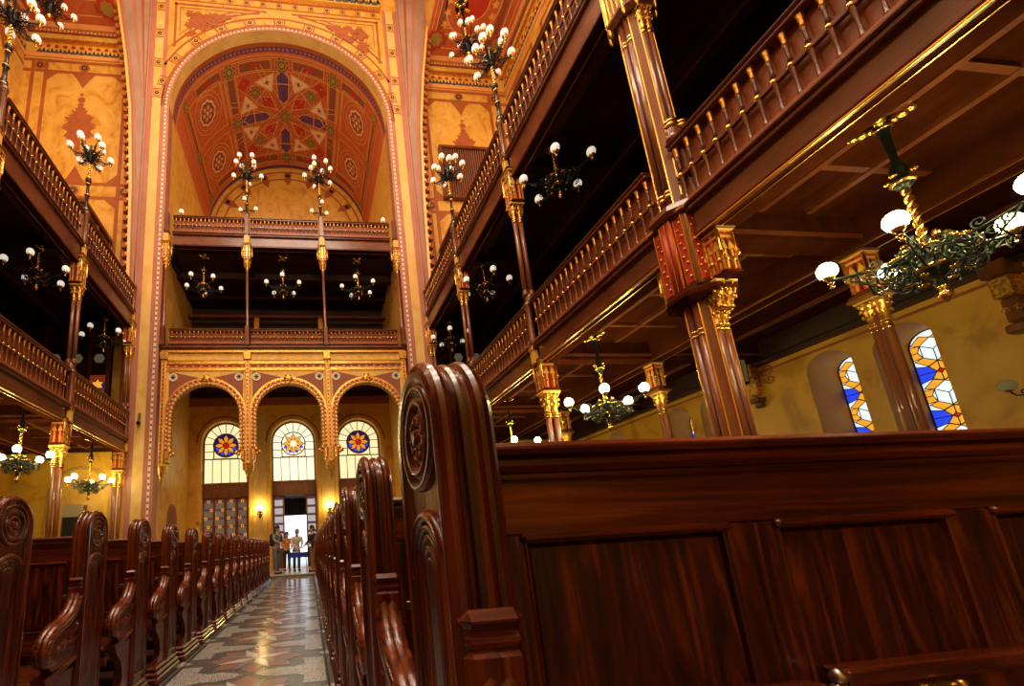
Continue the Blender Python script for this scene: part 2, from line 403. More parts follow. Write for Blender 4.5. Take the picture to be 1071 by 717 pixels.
for sx in (-1, 1):
    U = lambda t: AX + sx * t
    def fr(u0, u1, w0, w1, d, m): rect(wf, min(U(u0), U(u1)), max(U(u0), U(u1)), w0, w1, fw, d, m)
    for z in (20.9, 22.6, 24.3, 25.9): medal(U(OH + 0.54), z, 0.15)
    for z in (20.9, 22.6, 24.3, 25.9):
        for dz in (-0.22, 0.22): fr(OH + .36, OH + .72, z + dz - .03, z + dz + .03, -0.007, 'brown_paint')
    # triangular painted frames in the corners
    big = [(U(OH - .05), 22.9), (U(OH - .05), 26.25), (U(1.2), 26.25), (U(2.6), 25.6), (U(3.8), 24.6)]
    def tri(k, m, d):
        cx = sum(p[0] for p in big) / 5; cz = sum(p[1] for p in big) / 5 + .25
        q = [(cx + (p[0] - cx) * k, cz + (p[1] - cz) * k) for p in big]
        fan(wf, q if sx < 0 else q[::-1], (cx, cz), fw, d, m)
    for off, w_, m_ in ((0, .11, 'brown_paint'), (.24, .04, 'brown_paint'), (.34, .05, 'line_orange')):
        c0 = OH - .06 - off; zt_ = 26.22 - off; r_ = VR + 1.02 + off
        if off: rect(wf, min(U(c0 - w_), U(c0)), max(U(c0 - w_), U(c0)), VZ + sqrt(max(0, r_ * r_ - c0 * c0)) + off, zt_, fw, -.008 - off * .01, m_); rect(wf, min(U(.9 + off * 2.6), U(c0)), max(U(.9 + off * 2.6), U(c0)), zt_ - w_, zt_, fw, -.008 - off * .01, m_)
        else: rect(wf, min(U(c0 - w_), U(c0)), max(U(c0 - w_), U(c0)), VZ + sqrt(r_ * r_ - c0 * c0), zt_, fw, -.008, m_); rect(wf, min(U(.6), U(c0)), max(U(.6), U(c0)), zt_ - w_, zt_, fw, -.008, m_)
        a0 = math.acos(min(1, c0 / r_)); a1 = math.acos((.9 + off * 2.6) / r_)
        a1 = min(a1, math.asin(min(1, (zt_ - VZ) / r_)))
        A1 = [(AX + sx * (r_) * cos(a0 + (a1 - a0) * i / 16), VZ + r_ * sin(a0 + (a1 - a0) * i / 16)) for i in range(17)]
        A2 = [(AX + sx * (r_ + w_) * cos(a0 + (a1 - a0) * i / 16), VZ + (r_ + w_) * sin(a0 + (a1 - a0) * i / 16)) for i in range(17)]
        wf.strip([fw(a, b, -.009 - off * .01) for a, b in A1], [fw(a, b, -.009 - off * .01) for a, b in A2], m_)
    for q in range(60):
        rx = random.random(); rz = random.random()
        u = 4.2 - rx * 1.9; w = 25.62 - rz * 1.5 * (1 - rx)
        fan(wf, star2d(U(u), w, 0.20 * (1.15 - .5 * rx), 0.11, 5, random.random() * 6), (U(u), w), fw, -0.016 - q * 0.0003, 'brown_paint')
# painted frieze and cornice under the nave ceiling
for z0, z1, d, m in ((26.37, 26.45, -.006, 'brown_paint'), (26.80, 26.88, -.006, 'brown_paint'), (26.88, 27.10, -.03, 'gold_relief'), (27.10, 28.05, -.08, 'gold_paint'), (28.05, 28.35, -.14, 'gold_relief'), (28.35, 28.95, -.10, 'line_orange'), (28.95, 29.25, -.2, 'gold_relief')):
    wf.box(AX - OH - .1, AX + OH + .1, FY + d, FY + .02, z0, z1, m)
for i in range(13):
    u = AX - 4.6 + i * 9.2 / 12; medal(u, 26.63, 0.14)
for i in range(27):
    u = AX - 4.7 + i * 9.4 / 26
    fan(wf, star2d(u, 27.70, 0.16, 0.13, 6), (u, 27.70), fw, -0.085, 'bright_red')
    wf.flat([(u - .16, 27.17), (u + .16, 27.17), (u, 27.47)], fw, -0.086, 'teal_paint')
    wf.flat([(u + .05, 27.25), (u + .3, 27.25), (u + .18, 27.65)], fw, -0.084, 'black_paint')
for sx in (-1, 1):                      # reveals of the recess and of the side arches
    x = AX + sx * OH
    wf.add([(x, FY, 0), (x, FY + .5, 0), (x, FY + .5, VZ), (x, FY, VZ)], [(0, 1, 2, 3)], 'pink_stone')
    a = [(AX + sx * edge_off(z), FY, z) for z in zs]; b = [(AX + sx * edge_off(z), FY + .9, z) for z in zs]
    wf.strip(a, b, 'lilac_stone')
# dentils along the side arches
for sx in (-1, 1):
    a = [(AX + sx * (edge_off(z) - .02), FY - .05, z) for z in zs if z >= 10]; b = [(AX + sx * (edge_off(z) + .07), FY - .09, z) for z in zs if z >= 10]; c = [(AX + sx * (edge_off(z) + .10), FY + .0, z) for z in zs if z >= 10]
    wf.strip(a, b, 'gold_paint'); wf.strip(b, c, 'gold_paint')
    z = 11.9
    while z < 30:
        x = AX + sx * (edge_off(z) + .07)
        wf.box(x - sx * .02, x + sx * .26, FY + .05, FY + .3, z, z + .23, 'brown_paint')
        wf.box(x - sx * .02, x + sx * .10, FY - .02, FY + .12, z + .03, z + .17, 'gold_relief'); z += .42
struct('wall_front', wf)

# ---- side walls, back and ceiling of the recess
rc = MB()
BW = 23.1
for sx in (-1, 1):
    x = AX + sx * OH
    q = [(x, FY + .5, 0), (x, DW if False else BW, 0), (x, BW, VZ), (x, FY + .5, VZ)]
    rc.add(q, [(0, 1, 2, 3)], 'ochre_marble')
    for z in (2.9,):                    # low arched niche on each side wall
        ff = onX(x, -sx)
        rect(rc, 17.2, 18.5, .1, 2.4, ff, .006, 'brown_paint'); fan(rc, arc(17.85, 2.4, .65, 0, pi, 16), (17.85, 2.4), ff, .006, 'brown_paint')
        rect(rc, 17.35, 18.35, .1, 2.4, ff, .01, 'door_wood'); fan(rc, arc(17.85, 2.4, .5, 0, pi, 16), (17.85, 2.4), ff, .01, 'door_wood')
# back wall of the two galleries and the lunette under the vault
fb = FX(BW)
rect(rc, AX - OH, AX + OH, 14, VZ, fb, 0, 'ochre_marble')
fan(rc, arc(AX, VZ, VR, 0, pi, 40), (AX, VZ), fb, 0, 'ochre_marble')
ring2d(rc, AX, VZ, VR - .32, VR - .22, 0, pi, fb, -.01, 'brown_paint', 40)
ring2d(rc, AX, VZ, VR - .85, VR - .75, 0, pi, fb, -.01, 'brown_paint', 40)
for i in range(9):
    a = pi * (i + .5) / 9
    u, w = AX + (VR - .55) * cos(a), VZ + (VR - .55) * sin(a)
    rc.flat([(u + .3 * cos(a + pi / 4 + j * pi / 2), w + .3 * sin(a + pi / 4 + j * pi / 2)) for j in range(4)], fb, -.012, 'brown_paint')
    fan(rc, star2d(u, w, .17, .12, 8), (u, w), fb, -.016, 'black_paint')
    rc.flat([(u - .3 * cos(a) - .25 * sin(a), w - .3 * sin(a) + .25 * cos(a)), (u - .3 * cos(a) + .25 * sin(a), w - .3 * sin(a) - .25 * cos(a)), (u - .75 * cos(a), w - .75 * sin(a))], fb, -.012, 'brown_paint')
fd = FX(DW)
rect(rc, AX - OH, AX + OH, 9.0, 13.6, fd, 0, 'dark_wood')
struct('wall_recess', rc)

# ---- painted barrel vault
vt = MB()
def VM(s, y, d):                        # s along the curve from the crown, y depth
    a = pi / 2 - s / VR; r = VR - d
    return (AX + r * cos(a), y, VZ + r * sin(a))
N = 72; L2 = VR * pi / 2
vt.sweep([[VM(-L2 + 2 * L2 * i / N, y, 0) for i in range(N + 1)] for y in (FY, FY + .3, BW)], 'vault_red')
def vpoly(poly, d, m):
    cx = sum(p[0] for p in poly) / len(poly); cy = sum(p[1] for p in poly) / len(poly)
    tris = [((cx, cy), poly[i], poly[(i + 1) % len(poly)]) for i in range(len(poly))]
    out = []
    while tris:
        t = tris.pop()
        ls = [abs(t[i][0] - t[(i + 1) % 3][0]) for i in range(3)]
        k = ls.index(max(ls))
        if ls[k] > 0.34:
            a, b, c = t[k], t[(k + 1) % 3], t[(k + 2) % 3]; mm = ((a[0] + b[0]) / 2, (a[1] + b[1]) / 2)
            tris += [(a, mm, c), (mm, b, c)]
        else: out.append(t)
    vs = []; fs = []
    for t in out:
        b = len(vs); vs += [VM(p[0], p[1], d) for p in t]; fs.append((b, b + 1, b + 2))
    vt.add(vs, fs, m)
def vline(p, q, w, d, m):
    dx, dy = q[0] - p[0], q[1] - p[1]; l = sqrt(dx * dx + dy * dy) or 1; nx, ny = -dy / l * w / 2, dx / l * w / 2
    vpoly([(p[0] + nx, p[1] + ny), (q[0] + nx, q[1] + ny), (q[0] - nx, q[1] - ny), (p[0] - nx, p[1] - ny)], d, m)
def vrect(s0, s1, y0, y1, d, m): vpoly([(s0, y0), (s1, y0), (s1, y1), (s0, y1)], d, m)
def vouter(poly, w, d, m):
    for i in range(len(poly)): vline(poly[i], poly[(i + 1) % len(poly)], w, d, m)
def vmedal(s, y, r, d=.03):
    vpoly(star2d(s, y, r * 1.35, r * 1.05, 8, pi / 8), d, 'line_orange'); vpoly(star2d(s, y, r * 1.27, r * .98, 8, pi / 8), d + .005, 'vault_brown')
    vpoly(star2d(s, y, r, r * .8, 8), d + .01, 'green_gold'); vpoly(star2d(s, y, r * .68, r * .55, 8), d + .015, 'black_paint')
    vpoly(star2d(s, y, r * .58, r * .4, 8), d + .02, 'green_gold')
Y0, Y1 = FY, BW; YC = 19.62
# border bands along the front edge
vrect(-L2, L2, Y0, Y0 + .46, .006, 'pale_marble'); vrect(-L2, L2, Y0 + .46, Y0 + .62, .006, 'brown_paint')
Y0 += .28
vrect(-L2, L2, Y0 + .36, Y0 + .56, .010, 'purple_paint')
for i in range(70):
    s = -L2 + 2 * L2 * (i + .5) / 70; vpoly([(s - .085, Y0 + .46), (s, Y0 + .39), (s + .085, Y0 + .46), (s, Y0 + .53)], .016, 'pink_stone')
vrect(-L2, L2, Y1 - .30, Y1 - .12, .010, 'purple_paint'); vrect(-L2, L2, Y1 - .1, Y1, .01, 'gold_paint')
for y in (Y0 + .66, Y0 + .72, Y1 - .40, Y1 - .46): vrect(-L2, L2, y, y + .03, .012, 'line_orange')
# square field with an eight-rayed rosette
H = 2.75
for sy in (-1, 1):
    y = YC + sy * (H - .15)
    for s0, s1 in ((-H + .55, -.55), (.55, H - .55), (H + .5, H + 2.2), (-H - 2.2, -H - .5)):
        vrect(s0, s1, y - .22, y + .22, .012, 'vault_brown'); vouter([(s0, y - .22), (s1, y - .22), (s1, y + .22), (s0, y + .22)], .035, .02, 'line_orange')
        vrect(s0 + .4 * (s1 - s0), s0 + .6 * (s1 - s0), y - .14, y + .14, .018, 'bright_red')
    for s in (-H, 0, H): vmedal(s, y, .30)
for sx in (-1, 1):
    s = sx * H
    for y0, y1 in ((YC - H + .5, YC - .5), (YC + .5, YC + H - .5)):
        vrect(s - .22, s + .22, y0, y1, .012, 'vault_brown'); vouter([(s - .22, y0), (s + .22, y0), (s + .22, y1), (s - .22, y1)], .035, .02, 'line_orange')
        vrect(s + sx * .34, s + sx * .58, y0, y1, .012, 'line_orange'); vrect(s + sx * .38, s + sx * .54, y0, y1, .018, 'vault_red')
    vmedal(s, YC, .28)
    # side panels with oval rosettes
    for y in (YC - 1.45, YC + 1.35):
        c = sx * (H + 1.75)
        vouter([(c + .80 * cos(q * pi / 8), y + .80 * sin(q * pi / 8)) for q in range(16)], .03, .02, 'line_orange')
        vouter([(c + 1.0 * cos(q * pi / 8), y + 1.0 * sin(q * pi / 8)) for q in range(16)], .035, .02, 'line_orange')
        vpoly(star2d(c, y, .62, .55, 10), .02, 'cream_paint'); vpoly(star2d(c, y, .53, .47, 10), .025, 'vault_brown')
        for q in range(6): vpoly(star2d(c + .27 * cos(q * pi / 3), y + .27 * sin(q * pi / 3), .14, .07, 5, q), .03, 'line_orange')
        vpoly(star2d(c, y, .14, .07, 6), .035, 'cream_paint')
    for y0, y1 in ((YC - H + .3, YC - .2), (YC + .2, YC + H - .3)):
        c0, c1 = sx * (H + .62), sx * (H + 2.95); vouter([(c0, y0), (c1, y0), (c1, y1), (c0, y1)], .04, .016, 'line_orange')
    vrect(sx * (H + 3.05), sx * (H + 3.35), Y0 + .8, Y1 - .5, .012, 'vault_brown'); 
    for s2 in (H + 3.05, H + 3.35, H + 3.6): vline((sx * s2, Y0 + .8), (sx * s2, Y1 - .5), .04, .02, 'line_orange')
    vmedal(sx * (H + 3.2), YC, .26); vmedal(sx * (H + 3.2), Y0 + 1.0, .26); vmedal(sx * (H + 3.2), Y1 - .8, .26)
vouter([(2.35 * cos(q * pi / 2 + pi / 4) * 1.41 * .72, YC + 2.35 * sin(q * pi / 2 + pi / 4) * 1.41 * .72) for q in range(4)], .05, .018, 'line_orange')
vouter([(2.35 * cos(q * pi / 2), YC + 2.35 * sin(q * pi / 2)) for q in range(4)], .05, .018, 'line_orange')
for q in range(8):
    a = q * pi / 4
    R2 = lambda r, t: (1.38 * r * cos(t), YC + 1.22 * r * sin(t))
    if q % 2 == 0:                      # purple bars on the axes
        n = Vector((cos(a), sin(a))); t = Vector((-sin(a), cos(a)))
        pts = [n * r + t * w for r, w in ((.75, -.19), (1.75, -.24), (1.95, 0), (1.75, .24), (.75, .19), (.55, 0))]
        pts = [(1.38 * p.x, YC + 1.22 * p.y) for p in pts]; vpoly(pts, .014, 'purple_paint'); vouter(pts, .04, .022, 'line_orange')
    else:                               # red lozenges and medallions on the diagonals
        pts = [R2(.45, a), R2(.95, a - .28), R2(1.25, a), R2(.95, a + .28)]; vpoly(pts, .014, 'bright_red'); vouter(pts, .035, .022, 'line_orange')
        x, y = R2(1.55, a); vmedal(x, y, .27)
        pts = [R2(1.95, a - .12), R2(2.3, a - .1), R2(2.3, a + .1), R2(1.95, a + .12)]; vpoly(pts, .014, 'bright_red')
    b = a + pi / 8                      # cream triangles
    pts = [R2(1.1, b), R2(1.85, b - .235), R2(1.85, b + .235)] if True else 0
    vpoly(pts, .014, 'line_orange'); 
    c = (sum(p[0] for p in pts) / 3, sum(p[1] for p in pts) / 3)
    vpoly([(c[0] + (p[0] - c[0]) * .82, c[1] + (p[1] - c[1]) * .82) for p in pts], .02, 'cream_paint')
    vpoly(star2d(c[0], c[1], .17, .07, 4, b), .026, 'bright_red')
    for da in (-pi / 8, pi / 8): vline(R2(.35, a), R2(2.3, a + da * .9), .035, .024, 'line_orange')
vmedal(0, YC, .30)
for sg in (-1, 1):                      # long interlaced lines along the square field
    for o_ in (.30, -.30):
        vline((-H - 2.3, YC + sg * (H - .15 + o_)), (H + 2.3, YC + sg * (H - .15 + o_)), .04, .021, 'line_orange')
        vline((sg * (H + o_), YC - H), (sg * (H + o_), YC + H), .04, .021, 'line_orange')
    vline((-2.2, YC - sg * 2.0), (2.2, YC + sg * 2.0), .035, .013, 'line_orange'); vline((-2.45, YC - sg * 1.75), (2.0, YC + sg * 2.25), .03, .013, 'line_orange')
struct('ceiling_vault', vt)

# ---- end walls of the side aisles (painted marble above the galleries)
EW = 16.6
CZ = 25.6
fe = FX(EW)
se = MB()
for sx in (-1, 1):
    U = lambda t: AX + sx * t
    def R(u0, u1, w0, w1, d, m): rect(se, min(U(u0), U(u1)), max(U(u0), U(u1)), w0, w1, fe, d, m)
    R(5.6, 11.6, 10.3, 31, 0, 'ochre_marble'); R(5.6, 11.6, 5.0, 10.3, 0, 'dark_wood');  # dark band at middle gallery height puts its shade into the colour
    # red-brown frames
    for w in (11.0, 16.2, 16.9, 22.9, 23.5): R(5.9, 11.6, w, w + .16, -.008, 'brown_paint')
    for u in (6.75, 7.1, 10.55, 11.1): R(u, u + .16, 11, 23.6, -.006, 'brown_paint')
    R(7.26, 10.55, 17.06, 22.9, -.004, 'ochre_marble')
    for u, w, s1, s2 in ((7.26, 17.06, 1, 1), (10.55, 17.06, -1, 1), (7.26, 22.9, 1, -1), (10.55, 22.9, -1, -1), (7.26, 16.2, 1, -1), (10.55, 16.2, -1, -1)):
        q = [(U(u), w), (U(u + s1 * .45), w), (U(u + s1 * .3), w + s2 * .14), (U(u + s1 * .14), w + s2 * .3), (U(u), w + s2 * .45)]; se.flat(q, fe, -.010, 'brown_paint')
    # lace ornament hanging in the middle of the panel
    c = 9.0
    for w, h, wd in ((21.75, .35, .10), (21.45, .3, .20), (21.15, .45, .17), (20.85, .45, .30), (20.5, .4, .52), (20.15, .5, .74), (19.8, .45, .76), (19.45, .4, .55), (19.1, .4, .24), (18.8, .4, .18), (18.5, .45, .11)):
        fan(se, star2d(U(c), w, wd, wd * .62, 9, w), (U(c), w), fe, -.010 - (w - 18) * .001, 'brown_paint')
    for w in (16.9, 23.0): 
        q = [(U(c - .55), w), (U(c + .55), w), (U(c + .3), w + (.35 if w < 20 else -.35)), (U(c), w + (1.0 if w < 20 else -.9)), (U(c - .3), w + (.35 if w < 20 else -.35))]; se.flat(q, fe, -.012, 'brown_paint')
    for u in (6.95, 9.0, 10.9):
        for w in (16.62, 23.28):
            fan(se, star2d(U(u), w, .24, .24, 4, pi / 4), (U(u), w), fe, -.014, 'brown_paint'); fan(se, star2d(U(u), w, .15, .11, 8), (U(u), w), fe, -.018, 'black_paint'); fan(se, star2d(U(u), w, .07, .05, 8), (U(u), w), fe, -.021, 'green_gold')
    # cornice on the end wall
    for z0, z1, d, m in ((23.75, 23.95, .06, 'line_orange'), (23.95, 24.55, .04, 'gold_paint'), (24.55, 24.75, .12, 'gold_relief'), (24.75, 25.05, .10, 'gold_paint'), (25.05, 25.3, .16, 'vault_brown'), (25.3, CZ, .22, 'line_orange')):
        se.box(U(5.6), U(11.6), EW - d, EW + .01, z0, z1, m)
    for i in range(14):
        u = U(6.3 + i * .36); fan(se, star2d(u, 24.38, .11, .09, 6), (u, 24.38), fe, -.045, 'bright_red'); se.flat([(u - .15, 23.98), (u + .15, 23.98), (u, 24.22)], fe, -.046, 'teal_paint'); se.flat([(u + .1, 24.02), (u + .26, 24.02), (u + .18, 24.3)], fe, -.045, 'black_paint')
    for i in range(30):
        u = U(6.2 + i * .17); se.flat([(u - .06, 25.1), (u + .06, 25.1), (u + .06, 25.24), (u - .06, 25.24)], fe, -.165, 'line_orange')
    # ground floor
    R(5.6, 11.6, 0, 5.0, 0, 'olive_marble')
struct('wall_aisle_ends', se)

# ---- outer walls
def outer(name, x, sx):
    w = MB(); f = onX(x, sx)
    ops = [(y, .40, 1.55, 4.05 - .0) for y in (2.26, 3.38, 5.98, 7.10, 9.70, 10.82, 13.42, 14.54)] if sx > 0 else []
    if sx > 0: wall_with_arches(w, -7.5, EW, 0, 5.2, ops, f, 'olive_marble', 'niche_stone', .7, .30)
    else: rect(w, -7.5, EW, 0, 5.2, f, 0, 'olive_marble')
    rect(w, -7.5, EW, 5.2, 10.3, f, 0, 'dark_wood')  # middle gallery wall coloured dark to stand for its deep shade
    rect(w, -7.5, EW, 10.3, 31, f, 0, 'ochre_marble')
    for y in [0.7 + 3.7 * k for k in range(-2, 5)]:
        for z in (16.5, 23.2): rect(w, y - 1.5, y + 1.5, z, z + .16, f, -.008, 'brown_paint')
        for yy in (y - 1.5, y + 1.34): rect(w, yy, yy + .16, 16.5, 23.3, f, -.010, 'brown_paint')
        q = [(y - .5, 23.2), (y + .5, 23.2), (y, 22.2)]; w.flat(q, f, -.012, 'brown_paint')
    for z0, z1, d, m in ((23.75, 23.95, .06, 'line_orange'), (23.95, 24.55, .04, 'gold_paint'), (24.55, 24.75, .12, 'gold_relief'), (24.75, 25.05, .10, 'gold_paint'), (25.05, 25.3, .16, 'vault_brown'), (25.3, CZ, .22, 'line_orange')):
        w.box(x - sx * d, x + sx * .01, -7.5, EW, z0, z1, m)
    for i in range(40):
        y = EW - .3 - i * .36
        fan(w, star2d(y, 24.38, .11, .09, 6), (y, 24.38), f, -.045, 'bright_red'); w.flat([(y - .15, 23.98), (y + .15, 23.98), (y, 24.22)], f, -.046, 'teal_paint'); w.flat([(y + .1, 24.02), (y + .26, 24.02), (y + .18, 24.3)], f, -.045, 'black_paint')
    # painted red border under the lower ceiling
    rect(w, -7.5, EW, 4.50, 4.56, f, -.006, 'brown_paint')
    w.box(x - sx * .30, x + sx * .01, -7.5, EW, 4.74, 5.15, 'dark_wood'); w.box(x - sx * .18, x + sx * .01, -7.5, EW, 4.66, 4.74, 'dark_wood')
    return struct(name, w)
outer('wall_right', WR, 1); outer('wall_left', WL, -1)

# ---- ceilings
def ceil(name, mb): struct(name, mb)
cm = MB(); cm.box(AX - 8.7, AX + 8.7, -7.5, FY, 30.5, 30.8, 'ochre_marble'); ceil('ceiling', cm)
for sx, nm in ((1, 'right'), (-1, 'left')):
    U = lambda t: AX + sx * t
    c = MB(); c.box(U(7.3), U(11.7), -7.5, EW, CZ, CZ + .2, 'vault_red')
    fc = lambda u, w, d: (U(u), w, CZ - d)
    # painted ceiling: rectangular fields, roundels, orange lines
    def L(u0, u1, y0, y1, m, d=.01): c.flat([(u0, y0), (u1, y0), (u1, y1), (u0, y1)], fc, d, m)
    for k in range(4):
        y1 = EW - .55 - k * 4.0; y0 = y1 - 3.9
        for u in (7.4, 7.6, 10.9, 11.2): L(u, u + .05, y0, y1, 'line_orange')
        for y in (y0, y1 - .05, y0 + 3.25, y0 + .6): L(7.35, 11.2, y, y + .05, 'line_orange')
        for u0, u1 in ((7.65, 8.3), (9.8, 10.8)):
            L(u0, u1, y0 + 3.4, y0 + 3.75, 'vault_brown', .012); L(u0, u1, y0 + .12, y0 + .5, 'vault_brown', .012)
        for u in (7.65, 10.5): L(u, u + .3, y0 + .8, y0 + 3.1, 'vault_brown', .012)
        for u, y in ((7.75, y1 - .35), (10.9, y1 - .35), (7.75, y0 + .3), (10.9, y0 + .3)):
            fan(c, star2d(u, y, .5, .38, 8), (u, y), fc, .014, 'bright_red'); fan(c, star2d(u, y, .34, .27, 8), (u, y), fc, .018, 'green_gold')
        for r, m, d in ((1.35, 'line_orange', .012), (1.28, 'vault_red', .016), (.75, 'line_orange', .02), (.70, 'bright_red', .024)):
            fan(c, arc(9.15, y0 + 1.95, r, 0, 2 * pi, 28)[:-1], (9.15, y0 + 1.95), fc, d, m)
        for u in (8.0, 10.2):
            for q in range(5): fan(c, star2d(u, y0 + 1.0 + q * .47, .2, .1, 5, q), (u, y0 + 1.0 + q * .47), fc, .02, 'line_orange'); 
        for y in (y0 + .85, y0 + 3.0): L(7.9, 10.4, y, y + .04, 'line_orange')
    ceil('ceiling_' + nm, c)
bw = MB(); bw.box(WL - .5, WR + .8, -7.7, -7.5, 0, 31, 'ochre_marble'); struct('wall_back', bw)
# clerestory walls between the big piers above the aisle ceilings
for sx, nm in ((1, 'right'), (-1, 'left')):
    c = MB(); c.box(AX + sx * 7.3, AX + sx * 7.6, -7.5, FY - .02, CZ + .2, 30.5, 'ochre_marble'); struct('wall_clerestory_' + nm, c)
# ================================================================== arcade hall behind the recess: door wall
dw = MB()
DX = [AX - 3.2, AX, AX + 3.2]; DH = 1.08; DSP = 6.1
wall_with_arches(dw, AX - OH, AX + OH, 0.1, 8.9, [(x, DH, .1, DSP) for x in DX], FX(DW), 'olive_marble', 'ochre_marble', .3, DH - .06)
for x in DX:
    ring2d(dw, x, DSP, DH + .02, DH + .16, 0, pi, FX(DW), -.03, 'gold_paint', 28, 0)
    ring2d(dw, x, DSP, DH + .16, DH + .24, 0, pi, FX(DW), -.012, 'brown_paint', 28)
    for sx in (-1, 1):
        dw.box(x + sx * (DH + .02), x + sx * (DH + .16), DW - .03, DW + .01, .1, DSP, 'gold_paint')
for sx in (-1, 1):                      # brighter pilasters between the doors
    x = AX + sx * 1.6; rect(dw, x - .3, x + .3, .1, 7.4, FX(DW), -.008, 'pale_marble')
dw.box(AX - OH, AX + OH, DW - .12, DW, 7.9, 8.3, 'brown_paint'); dw.box(AX - OH, AX + OH, DW - .06, DW, 8.3, 8.9, 'dark_wood')
struct('wall_doors', dw)
def arched_window(i, x, variant):
    y = DW + .26; f = FX(y); m = MB(); hw = DH - .06; z0 = 4.2
    rect(m, x - hw, x + hw, z0, DSP, f, 0, 'pane_cream' if variant else 'pane_pale'); fan(m, arc(x, DSP, hw, 0, pi, 28), (x, DSP), f, 0, 'pane_cream' if variant else 'pane_pale')
    b = MB()
    for r in (hw, ):
        ring2d(b, x, DSP, r - .05, r + .03, 0, pi, f, -.06, 'door_wood', 28, 0)
    for sx in (-1, 1): b.box(x + sx * (hw - .05), x + sx * (hw + .03), y - .06, y, z0, DSP, 'door_wood')
    bar = lambda u0, w0, u1, w1, t=.035: b.tube([(u0, y - .02, w0), (u1, y - .02, w1)], t / 2, 'lead', 4)
    for k in range(9):
        a = pi * k / 8; bar(x + .56 * cos(a), DSP + .56 * sin(a), x + hw * cos(a), DSP + hw * sin(a))
    b.box(x - .58, x - .53, y - .05, y, 5.38, DSP, 'door_wood'); b.box(x + .53, x + .58, y - .05, y, 5.38, DSP, 'door_wood')
    b.box(x - .58, x + .58, y - .05, y, 5.33, 5.39, 'door_wood')
    for z in (5.36, 4.78 + .0): 
        if z > 5: bar(x - hw, z, x - .55, z); bar(x + .55, z, x + hw, z)
    bar(x - hw, DSP - .0, x - .55, DSP); bar(x + .55, DSP, x + hw, DSP); bar(x - hw, 5.72, x - .55, 5.72); bar(x + .55, 5.72, x + hw, 5.72)
    bar(x - hw, 5.34, x + hw, 5.34)
    for k in range(6):
        u = x - hw + 2 * hw * k / 5; bar(u, z0, u, 5.34)
    ring2d(b, x, DSP - .08, .55, .60, 0, 2 * pi, f, -.05, 'door_wood', 32, 0)
    # rosette
    c = (x, DSP - .08)
    ros = MB()
    fan(ros, arc(c[0], c[1], .56, 0, 2 * pi, 32)[:-1], c, f, -.008, 'pane_navy' if variant else 'pane_pale')
    for k in range(8):
        a = pi / 2 + k * pi / 4; t = a + pi / 8
        pet = [(c[0] + .12 * cos(a - .5), c[1] + .12 * sin(a - .5)), (c[0] + .36 * cos(a - .30), c[1] + .36 * sin(a - .30)), (c[0] + .53 * cos(a), c[1] + .53 * sin(a)), (c[0] + .36 * cos(a + .30), c[1] + .36 * sin(a + .30)), (c[0] + .12 * cos(a + .5), c[1] + .12 * sin(a + .5))]
        fan(ros, pet, (c[0] + .3 * cos(a), c[1] + .3 * sin(a)), f, -.016, 'pane_orange' if variant else 'pane_amber')
        for p, q in zip(pet, pet[1:]): ros.tube([(p[0], y - .02, p[1]), (q[0], y - .02, q[1])], .012, 'lead', 4)
        lob = [(c[0] + .42 * cos(t) + .09 * cos(j), c[1] + .42 * sin(t) + .09 * sin(j)) for j in [q * pi / 3 for q in range(6)]]
        ros.flat(lob, f, -.012, 'pane_blue' if k in (3, 4, 2, 5) else ('pane_navy' if variant else 'pane_white'))
    fan(ros, arc(c[0], c[1], .17, 0, 2 * pi, 12)[:-1], c, f, -.024, 'pane_red' if variant else 'pane_pale')
    w = tag(m.build('window_%d' % i), kind='structure')
    b.build('window_frame', w); ros.build('rosette', w)
for i, x in enumerate(DX): arched_window(i + 1, x, i != 1)
def glazed_panel(mb, gl, x0, x1, z0, z1, y, dim=True):
    mb.box(x0, x1, y, y + .07, z0, z0 + .95, 'door_wood', .01); mb.box(x0, x0 + .07, y, y + .07, z0, z1, 'door_wood', .01); mb.box(x1 - .07, x1, y, y + .07, z0, z1, 'door_wood', .01); mb.box(x0, x1, y, y + .07, z1 - .1, z1, 'door_wood', .01)
    mb.box(x0 + .1, x1 - .1, y - .02, y, z0 + .2, z0 + .8, 'door_wood', .02)
    a, b = x0 + .07, x1 - .07; f = FX(y + .03)
    n = 6; h = (z1 - .1 - z0 - .95) / n
    for k in range(n):
        za = z0 + .95 + k * h
        rect(gl, a, b, za, za + h * .72, f, 0, 'pane_dim' if dim else 'pane_grey')
        for q in range(3):
            u = a + (b - a) * q / 3; w = (b - a) / 3
            gl.flat([(u, za + h * .72), (u + w, za + h * .72), (u + w, za + h), (u, za + h)], f, 0, 'pane_amber' if (k + q) % 3 == 0 and dim else 'pane_darkblue')
            gl.flat([(u + w / 2, za + h * .74), (u + w * .95, za + h * .86), (u + w / 2, za + h * .98), (u + w * .05, za + h * .86)], f, -.004, 'pane_darkred')
for i, x in enumerate(DX):
    d = MB(); g = MB(); y = DW + .24; hw = DH - .06
    d.box(x - hw, x + hw, y - .06, y + .14, 3.5, 4.2, 'door_wood', .015); d.box(x - hw, x + hw, y - .10, y, 4.12, 4.2, 'door_wood', .01); d.box(x - hw, x + hw, y - .09, y, 3.5, 3.58, 'door_wood', .01)
    d.box(x - hw + .1, x + hw - .1, y - .075, y, 3.68, 4.04, 'door_wood', .02)
    if i == 1:
        for a, b in ((x - hw, x - .50), (x + .52, x + hw)): glazed_panel(d, g, a, b, .1, 3.5, y, False)
    else:
        for k in range(4): glazed_panel(d, g, x - hw + k * hw / 2, x - hw + (k + 1) * hw / 2, .1, 3.5, y)
    o = tag(d.build('door_%d' % (i + 1)), kind='structure'); g.build('stained_glass', o)
